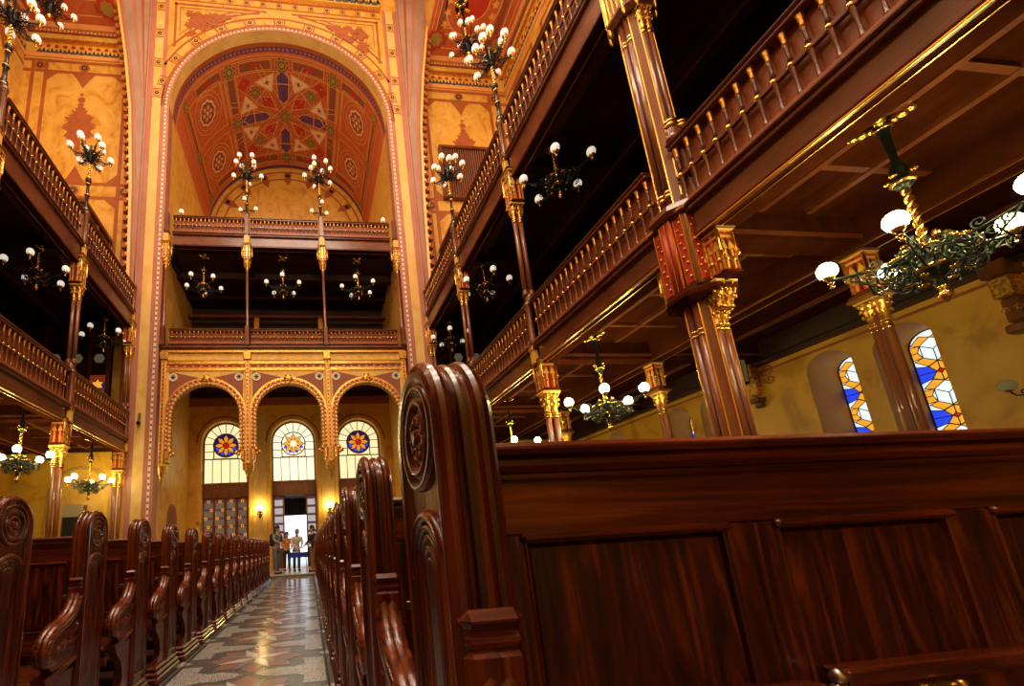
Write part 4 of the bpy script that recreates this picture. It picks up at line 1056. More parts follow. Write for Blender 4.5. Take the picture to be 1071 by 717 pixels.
# slender posts of the two recess galleries
def recess_post(label, u):
    t = thing('recess_post', label, 'column', (AX + u, FY - .02, 0))
    m = MB(); m.box(-.08, .08, -.06, .14, 8.86, 9.68, 'gallery_wood', .012); m.box(-.10, .10, -.08, .14, 8.88, 9.02, 'gallery_wood', .012); m.build('rail_post', t)
    m = MB(); m.lathe([(.075, 9.66), (.08, 9.74), (.055, 9.8), (.05, 12.2), (.07, 12.24), (.05, 12.28)], 'shaft_wood', (0, .08, 0), 10); m.build('shaft', t)
    m = MB(); leaf_capital(m, (0, .08, 0), 12.2, 12.75, .05, .14, 8); gothic_box(m, (0, .08), 12.78, 13.4, .26)
    for s in (-1, 1): m.lathe([(0, 12.8), (.03, 12.86), (.035, 13.0), (.02, 13.1), (.02, 13.4)], 'gold_relief', (s * .2, .05, 0), 8)
    m.build('capital', t)
    m = MB(); m.box(-.11, .11, -.10, .14, 13.4, 13.75, 'gold_paint', .012); m.box(-.08, .08, -.07, .14, 13.75, 14.8, 'gallery_wood', .012); m.box(-.1, .1, -.09, .14, 13.85, 14.0, 'gallery_wood', .012); m.build('upper_post', t)
    return t
rp = recess_post('slender gilded post between the left and middle openings of the recess gallery', -BAY / 2)
dup(rp, (AX + BAY / 2, FY - .02, 0), 0, 'slender gilded post between the middle and right openings of the recess gallery')
dup(rp, (AX - OH + .12, FY - .02, 0), 0, 'slender gilded post against the left jamb of the recess')
dup(rp, (AX + OH - .12, FY - .02, 0), 0, 'slender gilded post against the right jamb of the recess')
def short_post(label, x):
    t = thing('inner_column', label, 'column', (x, 19.35, 0)); m = MB(); leaf_capital(m, (0, 0, 0), 11.0, 11.5, .07, .17, 8); m.box(-.13, .13, -.13, .13, 11.5, 12.2, 'gold_relief', .02); m.build('capital', t)
    m = MB(); m.lathe([(.12, 8.8), (.09, 8.95), (.075, 11.02)], 'shaft_wood', seg=10); m.build('shaft', t); return t
sp1 = short_post('left of two gilt columns deep inside the dark recess gallery', -2.2)
dup(sp1, (.92, 19.35, 0), 0, 'right of two gilt columns deep inside the dark recess gallery')
# ================================================================== pews
PT = .09; PD = .25; PR = .125; PTOP = 1.29
def pew_parts(s, L, near=False):
    """meshes of one pew; local: aisle face x=0, bench runs towards s*x, front edge of the end panel y=0"""
    out = []
    Fx = lambda x, y, z: (s * x, y, z)
    def add(name, mb, label=None): out.append((name, mb, label))
    # --- end panel
    m = MB()
    cz = PTOP - PR
    path = [(0, .12), (0, .5), (0, 1.08)] + [(PR - PR * cos(a), cz + PR * sin(a)) for a in [pi * i / 24 for i in range(25)]] + [(PD, 1.08), (PD, .5), (PD, .12)]
    nrm = [(-1, 0)] * 3 + [(-cos(a), sin(a)) for a in [pi * i / 24 for i in range(25)]] + [(1, 0)] * 3
    prof = [(.014, -.034), (.006, -.030), (.002, -.022), (0, -.012), (.003, -.003), (.010, .003), (.018, .005), (.025, .002), (.030, -.006), (.036, -.007), (.040, -.002), (.046, .0), (.052, .0), (.055, -.006), (.060, -.006), (.065, .002), (.072, .005), (.080, .003), (.087, -.003), (.09, -.012), (.088, -.022), (.084, -.03), (.076, -.034)]
    rows = [[Fx(x, p[0] + n[0] * o, p[1] + n[1] * o) for p, n in zip(path, nrm)] for x, o in prof]
    m.sweep(rows, 'mahogany_z', smooth=True)
    m.add(rows[0], [tuple(range(len(path)))], 'mahogany_z'); m.add(rows[-1], [tuple(range(len(path)))[::-1]], 'mahogany_z')
    m.box(s * .004, s * (PT - .002), -.020, .03, .885, .912, 'mahogany_x', .012); m.box(s * .008, s * (PT - .004), -.015, .03, .865, .886, 'mahogany_x', .008)
    m.box(s * .006, s * (PT - .003), -.016, .03, .60, .866, 'mahogany_z', .010)
    add('end_panel', m)
    # --- rosette
    m = MB(); c = Fx(.012, PR, 1.17)
    M = Matrix.Translation(Vector(c)) @ Matrix.Rotation(0, 4, 'X')
    pr = [(.0, -.010), (.012, -.010), (.016, -.002), (.022, .004), (.030, -.006), (.038, -.006), (.044, .004), (.050, .004), (.056, -.008), (.064, -.010), (.070, .0), (.075, .004), (.082, -.010), (.088, -.010), (.093, .004)]
    m.lathe([(r, s * h) for r, h in pr], 'mahogany_z', seg=32, axis='x', M=M)
    for q in range(8):
        a = q * pi / 4; m.sphere((0, .030 * cos(a), .030 * sin(a)), .010, 'mahogany_z', 6, 4, M=M)
    add('rosette', m)
    # --- arched moulding on the face
    m = MB()
    def arch(hw, z0, zs, x, r):
        pts = [Fx(x, PR - hw, z0), Fx(x, PR - hw, (z0 + zs) / 2)] + [Fx(x, PR - hw * cos(a), zs + hw * sin(a)) for a in [pi * i / 14 for i in range(15)]] + [Fx(x, PR + hw, (z0 + zs) / 2), Fx(x, PR + hw, z0)]
        m.tube(pts, r, 'mahogany_z', 8)
    arch(.084, .18, .955, .012, .011); arch(.066, .20, .955, .012, .007); arch(.052, .22, .955, .013, .005); arch(.038, .24, .95, .014, .006); arch(.022, .26, .95, .014, .004)
    pts = [(PR - .05, .2)] + [(PR - .05 * cos(a), .955 + .05 * sin(a)) for a in [pi * i / 14 for i in range(15)]] + [(PR + .05, .2)]
    m.prism(pts, lambda y, z, d: Fx(d, y, z), .011, .014, 'panel_wood')
    m.box(s * .002, s * .014, PR - .095, PR + .095, .16, .19, 'mahogany_y', .005)
    add('arched_moulding', m)
    # --- armrest with scroll, leg
    m = MB()
    P = [(.03, .885), (.01, .82), (-.02, .765), (-.07, .715), (-.14, .682), (-.205, .660), (-.255, .622), (-.278, .575), (-.262, .530), (-.225, .517), (-.205, .540), (-.222, .568)]
    # smooth path
    def cr(P, n=4):
        R = []
        for i in range(len(P) - 1):
            p0, p1, p2, p3 = P[max(i - 1, 0)], P[i], P[i + 1], P[min(i + 2, len(P) - 1)]
            for k in range(n):
                t = k / n
                R.append(tuple(.5 * (2 * p1[j] + (p2[j] - p0[j]) * t + (2 * p0[j] - 5 * p1[j] + 4 * p2[j] - p3[j]) * t * t + (3 * p1[j] - p0[j] - 3 * p2[j] + p3[j]) * t ** 3) for j in (0, 1)))
        return R + [P[-1]]
    Q = cr(P); n = len(Q)
    rs = [.030 if i < n * .6 else .030 - .012 * (i / n - .6) / .4 for i in range(n)]
    for xo in (.034, .058): m.tube([Fx(xo, y, z) for y, z in Q], rs, 'mahogany_y', 10)
    k = int(n * .66)
    body = Q[:k:3] + [(-.27, .56), (-.25, .50), (-.20, .462), (-.10, .452), (.03, .50)]
    m.prism(body, lambda y, z, d: Fx(d, y, z), .018, .072, 'mahogany_y')
    m.prism([(-.285, .455), (-.10, .49), (.03, .535), (.03, .505), (-.10, .462), (-.275, .432)], lambda y, z, d: Fx(d, y, z), .010, .080, 'mahogany_y')
    for (y, z, r) in ((-.13, .585, .035), (-.075, .60, .026), (-.18, .57, .024), (-.02, .66, .03)): m.lathe([(0, s * -.012), (r * .5, s * -.01), (r, s * .0), (r, s * .012)], 'mahogany_y', Fx(.022, y, z), 10, 'x')
    add('armrest', m)
    m = MB()
    leg = cr([(-.262, .435), (-.225, .39), (-.165, .33), (-.135, .26), (-.145, .19), (-.20, .145), (-.25, .125)]) + [(.03, .125), (.03, .46)]
    m.prism(leg, lambda y, z, d: Fx(d, y, z), .020, .070, 'mahogany_z'); add('leg', m)
    m = MB()
    m.box(s * -.028, s * (PT + .028), -.315, PD + .035, 0, .055, 'mahogany_y', .012); m.box(s * -.016, s * (PT + .016), -.298, PD + .022, .055, .092, 'mahogany_y', .014); m.box(s * -.004, s * (PT + .004), -.275, PD + .01, .092, .13, 'mahogany_y', .014)
    add('plinth', m)
    # --- backrest
    m = MB(); x0 = PT - .01; pit = .46; x = .16
    yF = .10
    m.box(s * x0, s * L, yF + .028, yF + .045, .34, 1.09, 'panel_wood')
    m.box(s * x0, s * L, yF, yF + .03, 1.0, 1.088, 'mahogany_x', .003); m.box(s * x0, s * L, yF, yF + .03, .50, .62, 'mahogany_x', .004)
    cur = x0
    pan = []
    while cur < L - .05:
        m.box(s * cur, s * min(x, L), yF, yF + .03, .62, 1.0, 'panel_wood', .003)
        if x + .36 < L: pan.append(x)
        cur = x + .36; x += pit
        if cur > L: break
    def panel(mb, x):
        a, b = x, x + .36
        mb.box(s * (a + .006), s * (b - .006), yF + .005, yF + .03, .632, .985, 'panel_wood', .006)
        mb.box(s * (a - .006), s * (b + .006), yF - .010, yF + .012, .988, 1.003, 'mahogany_x', .005)
        for u in (a - .002, b - .006): mb.box(s * u, s * (u + .008), yF - .002, yF + .02, .62, .99, 'mahogany_z', .003)
        mb.box(s * (a - .004), s * (b + .004), yF - .004, yF + .02, .615, .626, 'mahogany_x', .004)
    if not near:
        for x in pan: panel(m, x)
    add('backrest', m)
    if near:
        for x in pan:
            q = MB(); panel(q, x); add('panel', q)
    m = MB()
    m.box(s * x0, s * L, yF - .030, yF + .095, 1.126, 1.146, 'mahogany_x', .008); m.box(s * x0, s * L, yF - .022, yF + .085, 1.098, 1.127, 'mahogany_x', .010); m.box(s * x0, s * L, yF - .010, yF + .07, 1.085, 1.10, 'mahogany_x', .004)
    add('cap_rail', m)
    m = MB(); m.box(s * (PT - .02), s * L, -.30, yF + .01, .425, .455, 'mahogany_x', .010); m.box(s * (PT - .02), s * L, -.27, -.24, .33, .425, 'mahogany_x', .004); m.box(s * .3, s * L, -.05, -.02, .08, .16, 'mahogany_x', .006)
    x = .9
    while x < L: m.box(s * x, s * (x + .04), -.26, yF, 0, .425, 'mahogany_z'); x += 1.2
    add('seat', m)
    m = MB(); m.box(s * .125, s * .165, yF - .004, yF + .001, .79, .815, 'steel', .0015)
    if not near: add('number_plate', m, 'small steel number plate')
    m = MB(); m.box(s * (L - .02), s * (L + .06), 0, PD, 0, 1.22, 'mahogany_z', .02); add('far_end', m)
    if near:
        m = MB(); m.box(s * .47, s * .605, yF - .03, yF + .01, .722, .750, 'mahogany_x', .004); m.box(s * .645, s * 1.10, yF - .03, yF + .01, .740, .766, 'mahogany_x', .004); m.box(s * 1.13, s * 1.9, yF - .03, yF + .01, .740, .766, 'mahogany_x', .004)
        m.box(s * .47, s * 1.9, yF - .018, yF + .01, .60, .74, 'panel_wood', .003); add('book_rest', m)
        m = MB(); m.lathe([(0, 0), (.010, .002), (.012, .010), (.006, .02), (0, .022)], 'steel', (s * .625, yF - .028, .75), 10); m.box(s * .615, s * .635, yF - .033, yF - .02, .72, .75, 'steel', .003); add('hinge', m, 'steel hinge of the book rest')
        m = MB(); m.box(s * .76, s * .815, yF - .042, yF - .028, .728, .738, 'gold', .003); m.lathe([(0, -.01), (.008, -.008), (.009, 0)], 'gold', (s * .82, yF - .04, .735), 8, 'y'); add('catch', m, 'brass catch')
    return out
def make_pew(s, L, label, loc, near=False, group=None):
    t = thing('pew', label, 'pew', loc, 0, group)
    for name, mb, lab in pew_parts(s, L, near):
        o = mb.build(name, t)
        if lab: o['label'] = lab
    return t
make_pew(1, 4.4, 'nearest mahogany pew on the right, its panelled back filling the lower right', (.178, .545, 0), True)
PITCH = .742
rproto = None
GR = 'pews right of the aisle'; GL = 'pews left of the aisle'
for k in range(1, 20):
    lab = '%s carved mahogany pew from the camera on the right of the aisle' % ORD[k]
    loc = (.178, .545 + PITCH * k, 0)
    if rproto is None: rproto = make_pew(1, 4.4, lab, loc, False, GR)
    else: dup(rproto, loc, 0, lab)
lproto = None
for k in range(17):
    lab = '%s carved mahogany pew from the camera on the left of the aisle' % ORD[k]
    if k == 0: lab = 'nearest carved mahogany pew on the left, cut by the left edge of the picture'
    if k == 16: lab = 'farthest carved mahogany pew on the left of the aisle, nearest the entrance'
    loc = (-1.25, 1.87 + PITCH * k, 0)
    if lproto is None: lproto = make_pew(-1, 4.6, lab, loc, False, GL)
    else: dup(lproto, loc, 0, lab)
# ================================================================== lamps
def spiral(c, ax, r, turns, n, sgn=1, a0=0.0):
    """spiral in the vertical plane spanned by horizontal direction ax and z"""
    pts = []
    for i in range(n + 1):
        t = i / n; a = a0 + sgn * turns * 2 * pi * t; q = r * (1 - .80 * t)
        pts.append((c[0] + ax[0] * q * cos(a), c[1] + ax[1] * q * cos(a), c[2] + q * sin(a)))
    return pts
def flower(m, c, r, mat_='gold'):
    m.sphere(c, r * .55, mat_, 8, 5)
    for q in range(5):
        a = q * 2 * pi / 5; m.sphere((c[0] + r * .7 * cos(a), c[1] + r * .7 * sin(a), c[2] + r * .15), r * .42, mat_, 6, 4)
def globe(parent, c, r, gm, up=True):
    g = MB(); g.sphere(c, r, gm, 16, 10, 1.12); return g.build('globe', parent)
def cup(m, c, r):
    m.lathe([(0, -r * 1.75), (r * .18, -r * 1.7), (r * .14, -r * 1.5), (r * .5, -r * 1.2), (r * .62, -r * 1.0), (r * .60, -r * .92), (r * .7, -r * .88)], 'gold', c, 10)
def twist(m, z0, z1, r, turns, c=(0, 0)):
    for ph in (0, pi):
        pts = [(c[0] + r * cos(ph + 2 * pi * turns * i / 40), c[1] + r * sin(ph + 2 * pi * turns * i / 40), z0 + (z1 - z0) * i / 40) for i in range(41)]
        m.tube(pts, r * .8, 'gold', 6)
def arm_mesh(a, r0, z0, r1, z1, R, ir='iron', scroll=1.0):
    m = MB(); d = (cos(a), sin(a)); p = lambda r, z: (d[0] * r, d[1] * r, z)
    m.tube([p(r0, z0), p(r0 + (r1 - r0) * .5, z0 + (z1 - z0) * .45), p(r1 - .02, z1 - .01), p(r1, z1)], .014, ir, 6)
    L = r1 - r0
    for f, rr, sg, up in ((.30, .085, 1, -1), (.52, .070, -1, -1), (.70, .05, 1, -1), (.40, .055, -1, 1)):
        r = r0 + L * f; z = z0 + (z1 - z0) * f + up * rr * scroll
        m.tube(spiral(p(r, z), d, rr * scroll, 1.4, 22, sg, -up * pi / 2), .0085, ir, 5)
    m.tube([p(r0, z0 - .16), p(r0 + L * .25, z0 - .17), p(r0 + L * .55, z0 - .10), p(r0 + L * .85, z1 - .03)], .009, ir, 5)
    m.sphere(p(r1, z1), .028, ir, 8, 5)
    flower(m, p(r0 + L * .22, z0 + .05), .035); 
    c = p(r1, z1 + R * 1.35)
    cup(m, c, R)
    m.lathe([(0, -.085), (.012, -.08), (.022, -.062), (.010, -.045), (.012, -.03), (.03, -.02), (.02, 0)], 'gold', p(r1, z1 - .02), 8)
    return m, c
def hanging(label, loc, gm, ph, R=.10, rad=.64, drop=1.0, n=5, ir='iron', group=None):
    """chandelier hung from a beam; origin at the rosette on the ceiling"""
    t = thing('chandelier', label, 'chandelier', loc, 0, group)
    m = MB(); m.lathe([(.0, -.10), (.05, -.10), (.06, -.05), (.15, -.02), (.17, 0)], ir, seg=16)
    for q in range(4):
        a = q * pi / 2 + .4
        for k, (rr, s_) in enumerate(((.08, .05), (.14, .06), (.20, .052))): m.sphere((rr * cos(a), rr * sin(a), -.075 + .012 * k), s_, 'gold', 8, 6, .75)
    m.build('ceiling_rose', t)
    d = drop
    m = MB(); m.lathe([(.06, -.10), (.07, -.13), (.045, -.16), (.04, -.2), (.028, -.50 * d), (.04, -.52 * d), (.03, -.55 * d), (.06, -.60 * d), (.07, -.66 * d), (.05, -.72 * d), (.085, -.78 * d), (.06, -.84 * d), (.02, -.88 * d)], ir, seg=12)
    m.lathe([(.062, -.10), (.08, -.12), (.062, -.14)], 'gold', seg=12); m.lathe([(.09, -.77 * d), (.10, -.79 * d), (.08, -.81 * d)], 'gold', seg=12)
    for q in range(4): a = q * pi / 2; flower(m, (.10 * cos(a), .10 * sin(a), -.72 * d), .03)
    m.build('stem', t)
    m = MB(); twist(m, -1.62, -.86 * d, .022, 4); m.build('twisted_rod', t)
    zh = -1.66
    m = MB()
    m.lathe([(.0, -2.02), (.03, -2.0), (.05, -1.95), (.03, -1.90), (.09, -1.85), (.13, -1.78), (.11, -1.70), (.07, -1.64), (.09, -1.60), (.05, -1.55), (.02, -1.52)], ir, seg=14)
    m.lathe([(0, -2.16), (.02, -2.14), (.055, -2.09), (.05, -2.06), (.02, -2.02), (.045, -1.99), (.0, -1.96)], 'gold', seg=10)
    m.lathe([(.13, -1.80), (.145, -1.77), (.12, -1.74)], 'gold', seg=14)
    for q in range(12):
        a = 2 * pi * q / 12; dd = (cos(a), sin(a))
        m.tube(spiral((dd[0] * .20, dd[1] * .20, zh - .06), dd, .11, 1.6, 24, 1, 0), .011, ir, 5)
        m.tube(spiral((dd[0] * .15, dd[1] * .15, zh + .11), dd, .08, 1.5, 20, -1, 0), .010, ir, 5)
        m.tube(spiral((dd[0] * .22, dd[1] * .22, zh - .20), dd, .07, 1.4, 18, -1, 1), .009, ir, 5)
        m.sphere((dd[0] * .29, dd[1] * .29, zh + .05 * (-1) ** q), .022, 'gold', 6, 4)
        if q % 2: flower(m, (dd[0] * .22, dd[1] * .22, zh + .05), .042)
        else: m.sphere((dd[0] * .13, dd[1] * .13, zh + .18), .032, 'gold', 7, 5, 1.4); flower(m, (dd[0] * .18, dd[1] * .18, zh - .22), .035)
    for k in range(n):
        a1 = ph + 2 * pi * k / n; a2 = ph + 2 * pi * (k + .5) / n
        for rr, zz in ((.32, -.10), (.42, -.08)): m.tube(spiral((rr * cos(a2), rr * sin(a2), zh + zz), (-sin(a2), cos(a2)), .085, 1.3, 20, 1 if rr < .4 else -1, .5), .009, ir, 5)
        m.tube([(.42 * cos(a1), .42 * sin(a1), zh - .02), (.47 * cos(a2), .47 * sin(a2), zh - .12), (.42 * cos(2 * a2 - a1), .42 * sin(2 * a2 - a1), zh - .02)], .009, ir, 5)
    m.build('scrollwork_hub', t)
    for k in range(n):
        am, c = arm_mesh(ph + 2 * pi * k / n, .12, zh + .02, rad, -1.44 - R * 1.35 + .0, R, ir)
        a = am.build('arm', t); globe(a, c, R, gm)
    return t
# lit chandeliers under the galleries
hanging('lit chandelier with five glowing globes hanging at the far right above the pew', (6.2, 2.98, 5.12), 'lit_globe', radians(52), rad=.66, R=.085, ir='iron_green')
hanging('lit chandelier with five glowing globes hanging between the slender column and great pier', (6.2, 7.64, 5.12), 'lit_globe', radians(16), rad=.70, R=.085, ir='iron_green')
hanging('lit chandelier under the right gallery seen just beside the nearest pew end', (6.2, 11.7, 5.12), 'lit_globe', radians(30), rad=.70, R=.085, ir='iron_green')
hanging('lit chandelier at the left edge under the left gallery', (-7.1, 11.15, 5.12), 'lit_globe', radians(10), rad=.66, R=.085, ir='iron_green')
hanging('lit chandelier under the left gallery close to the end wall', (-7.28, 15.0, 5.12), 'lit_globe', radians(40), rad=.66, R=.085, ir='iron_green')
# opal-globed chandeliers under the upper galleries
u0 = hanging('opal globed chandelier in the dark right gallery beside the top of the slender column', (5.8, 7.35, 10.24), 'opal_glass', radians(20), rad=.78)
u0.scale = (.92, .92, .92)
for lab, loc, rz in (('opal globed chandelier in the dark right gallery between the two slender columns', (5.85, 11.4, 10.24), .5), ('opal globed chandelier in the dark right gallery closest to the end wall', (5.9, 14.9, 10.24), .2),
                 ('opal globed chandelier in the dark left gallery in front of the column', (-7.15, 11.15, 10.24), .9), ('opal globed chandelier in the dark left gallery between column and end wall', (-7.1, 14.9, 10.24), .4)):
    dup(u0, loc, rz, lab)
for lab, loc, rz in (('left of three opal chandeliers in the recess gallery over the entrance', (-4.02, 16.3, 13.35), .1), ('middle of three opal chandeliers in the recess gallery over the entrance', (-.74, 16.3, 13.35), .6), ('right of three opal chandeliers in the recess gallery over the entrance', (2.5, 16.3, 13.35), .3)):
    dup(u0, loc, rz, lab)

def candelabrum(label, loc, tiers, ir='iron', foot=False, rz=0):
    """standing on a post of the balustrade; tiers: (n, radius, z hub, z tip, phase)"""
    t = thing('candelabrum', label, 'candelabrum', loc, rz)
    zh = tiers[0][2]
    m = MB(); m.lathe([(.10, 0), (.10, .06), (.06, .10), (.085, .16), (.05, .22), (.045, .55), (.075, .58), (.045, .62), (.04, 1.0), (.08, 1.06), (.085, 1.14), (.05, 1.22), (.03, 1.26)], ir, seg=12)
    for z in (.10, .60, 1.0, 1.22): m.lathe([(.055, z - .03), (.078, z), (.055, z + .03)], 'gold', seg=12)
    m.build('stem', t)
    m = MB(); twist(m, 1.24, zh - .12, .026, 3); m.build('twisted_rod', t)
    m = MB(); m.lathe([(.03, zh - .2), (.08, zh - .14), (.12, zh - .05), (.10, zh + .05), (.06, zh + .12), (.08, zh + .2), (.05, zh + .3), (.02, zh + .42), (.04, zh + .46), (0, zh + .52)], ir, seg=12)
    for q in range(10):
        a = 2 * pi * q / 10; dd = (cos(a), sin(a)); m.tube(spiral((dd[0] * .17, dd[1] * .17, zh - .04), dd, .09, 1.5, 20, 1, 0), .011, ir, 5); m.tube(spiral((dd[0] * .13, dd[1] * .13, zh + .16), dd, .07, 1.4, 18, -1, 0), .010, ir, 5)
        if q % 2: flower(m, (dd[0] * .2, dd[1] * .2, zh + .06), .035)
    m.build('scrollwork_hub', t)
    for n, rad, z0, z1, ph in tiers:
        for k in range(n):
            am, c = arm_mesh(ph + 2 * pi * k / n, .1, z0, rad, z1, .10, ir, .9); a = am.build('arm', t); globe(a, c, .10, 'opal_glass')
    if foot:
        for k in range(3):
            am, c = arm_mesh(.4 + 2 * pi * k / 3, .05, .34, .38, .42, .085, ir, .5); a = am.build('arm', t); globe(a, c, .085, 'opal_glass')
    return t
TI = ((6, .54, 1.95, 2.02, .3), (4, .34, 2.12, 2.40, .75))
cb = candelabrum('gilt and black candelabrum on the right balustrade before the slatted grille', (XR - .02, 11.75, 11.3), TI)
dup(cb, (XR - .02, 8.2, 11.3), .5, 'large candelabrum on the right balustrade above the slender column, nearest the pier')
dup(cb, (XL + .02, 11.75, 11.3), .2, 'candelabrum on the left balustrade before the wooden cabinet')
dup(cb, (XL + .02, 8.2, 11.3), .9, 'candelabrum cut by the upper left corner on the left balustrade')
TF = ((5, .62, 2.0, 2.1, .3), (4, .38, 2.2, 2.7, .75))
cf = candelabrum('left candelabrum on the balustrade under the painted vault', (AX - BAY / 2, FY + .06, 14.8), TF, foot=True)
dup(cf, (AX + BAY / 2, FY + .06, 14.8), .3, 'right candelabrum on the balustrade under the painted vault')

def big_chandelier(label, loc, rz=0):
    t = thing('ceiling_chandelier', label, 'chandelier', loc, rz)
    m = MB(); m.lathe([(0, -.2), (.10, -.2), (.14, -.08), (.3, -.03), (.34, 0)], 'iron', seg=16)
    for q in range(4):
        a = q * pi / 2 + .3
        for k in range(3): m.sphere((.13 * (k + 1) * cos(a), .13 * (k + 1) * sin(a), -.10 + .02 * k), .085, 'gold', 8, 5, .6)
    m.build('ceiling_rose', t)
    m = MB(); m.lathe([(.05, -.2), (.04, -.9), (.08, -.95), (.12, -1.05), (.06, -1.2), (.04, -1.3)], 'iron', seg=10); twist(m, -1.9, -1.25, .03, 3); m.build('stem', t)
    m = MB(); m.lathe([(0, -2.8), (.05, -2.75), (.12, -2.6), (.2, -2.45), (.18, -2.3), (.10, -2.15), (.14, -2.0), (.06, -1.85)], 'iron', seg=14); m.lathe([(0, -2.95), (.06, -2.88), (.08, -2.8), (.03, -2.74)], 'gold', seg=10)
    for q in range(12):
        a = 2 * pi * q / 12; dd = (cos(a), sin(a)); m.tube(spiral((dd[0] * .28, dd[1] * .28, -2.4), dd, .15, 1.5, 20, 1, 0), .016, 'iron', 5)
        if q % 2: flower(m, (dd[0] * .3, dd[1] * .3, -2.25), .055)
    m.build('scrollwork_hub', t)
    for n, rad, z0, z1, ph in ((6, .80, -2.45, -2.30, .2), (6, .52, -2.2, -1.75, .72)):
        for k in range(n):
            am, c = arm_mesh(ph + 2 * pi * k / n, .15, z0, rad, z1, .12, 'iron', 1.2); a = am.build('arm', t); globe(a, c, .12, 'opal_glass')
    return t
bc = big_chandelier('large ceiling chandelier of opal globes hanging under the red painted right ceiling', (8.0, 14.3, CZ))
dup(bc, (-9.8, 14.3, CZ), .4, 'large ceiling chandelier of opal globes hanging under the red painted left ceiling')

# wall lamps beside the street door
def sconce(label, loc):
    t = thing('wall_lamp', label, 'wall lamp', loc)
    m = MB(); m.prism([(-.10, .08), (.10, .08), (.13, -.05), (.05, -.2), (0, -.3), (-.05, -.2), (-.13, -.05)], lambda u, w, d: (u, d, w), -.03, 0, 'iron'); m.tube([(0, -.02, -.05), (0, -.16, -.1), (0, -.2, .02)], .015, 'gold', 6); m.lathe([(.02, 0), (.07, .05), (.08, .09)], 'gold', (0, -.2, 0), 10); 
    for s in (-1, 1): m.tube(spiral((s * .07, -.04, -.08), (1, 0), .06, 1.3, 16, s), .010, 'gold', 5)
    m.build('bracket', t)
    g = MB(); g.sphere((0, -.2, .17), .11, 'sconce_glow', 14, 9); g.build('globe', t); return t
w0 = sconce('glowing wall lamp on the pillar left of the street door', (-2.2, DW, 2.72))
dup(w0, (1.05, DW, 2.72), 0, 'glowing wall lamp on the pillar right of the street door')
def twin_sconce(label, loc, rz, gm='dim_globe', R=.095):
    t = thing('twin_wall_lamp', label, 'wall lamp', loc, rz)
    m = MB(); m.lathe([(0, -.05), (.06, -.05), (.09, -.02), (.10, 0)], 'iron', axis='y', seg=12); m.tube([(0, -.03, 0), (0, -.22, -.04), (0, -.3, .04)], .014, 'iron', 6)
    for s in (-1, 1):
        m.tube([(0, -.24, -.03), (s * .08, -.27, -.08), (s * .17, -.3, -.06), (s * .22, -.3, .02)], .012, 'iron', 6); m.tube(spiral((s * .1, -.26, -.01), (1, 0), .05, 1.3, 16, s), .009, 'iron', 5); m.lathe([(.01, 0), (.05, .03), (.06, .06)], 'gold', (s * .22, -.3, 0), 10)
    m.build('bracket', t)
    for s in (-1, 1): g = MB(); g.sphere((s * .22, -.3, .02 + R), R, gm, 14, 9); g.build('globe', t)
    return t
twin_sconce('twin unlit greenish globe wall lamp at the right edge beside the stained glass window', (WR, 4.68, 2.70), -pi / 2)
t1 = twin_sconce('small twin wall lamp on the left side wall of the dark recess gallery', (AX - OH, 19.0, 10.75), pi / 2, 'opal_glass', .10)
dup(t1, (AX + OH, 19.0, 10.75), -pi / 2, 'small twin wall lamp on the right side wall of the dark recess gallery')
t2 = twin_sconce('small twin globe lamp on the left side wall just above the upper balustrade', (AX - OH, 17.0, 15.8), pi / 2, 'opal_glass', .11)
dup(t2, (AX + OH, 17.0, 15.75), -pi / 2, 'small twin globe lamp on the right side wall just above the upper balustrade')
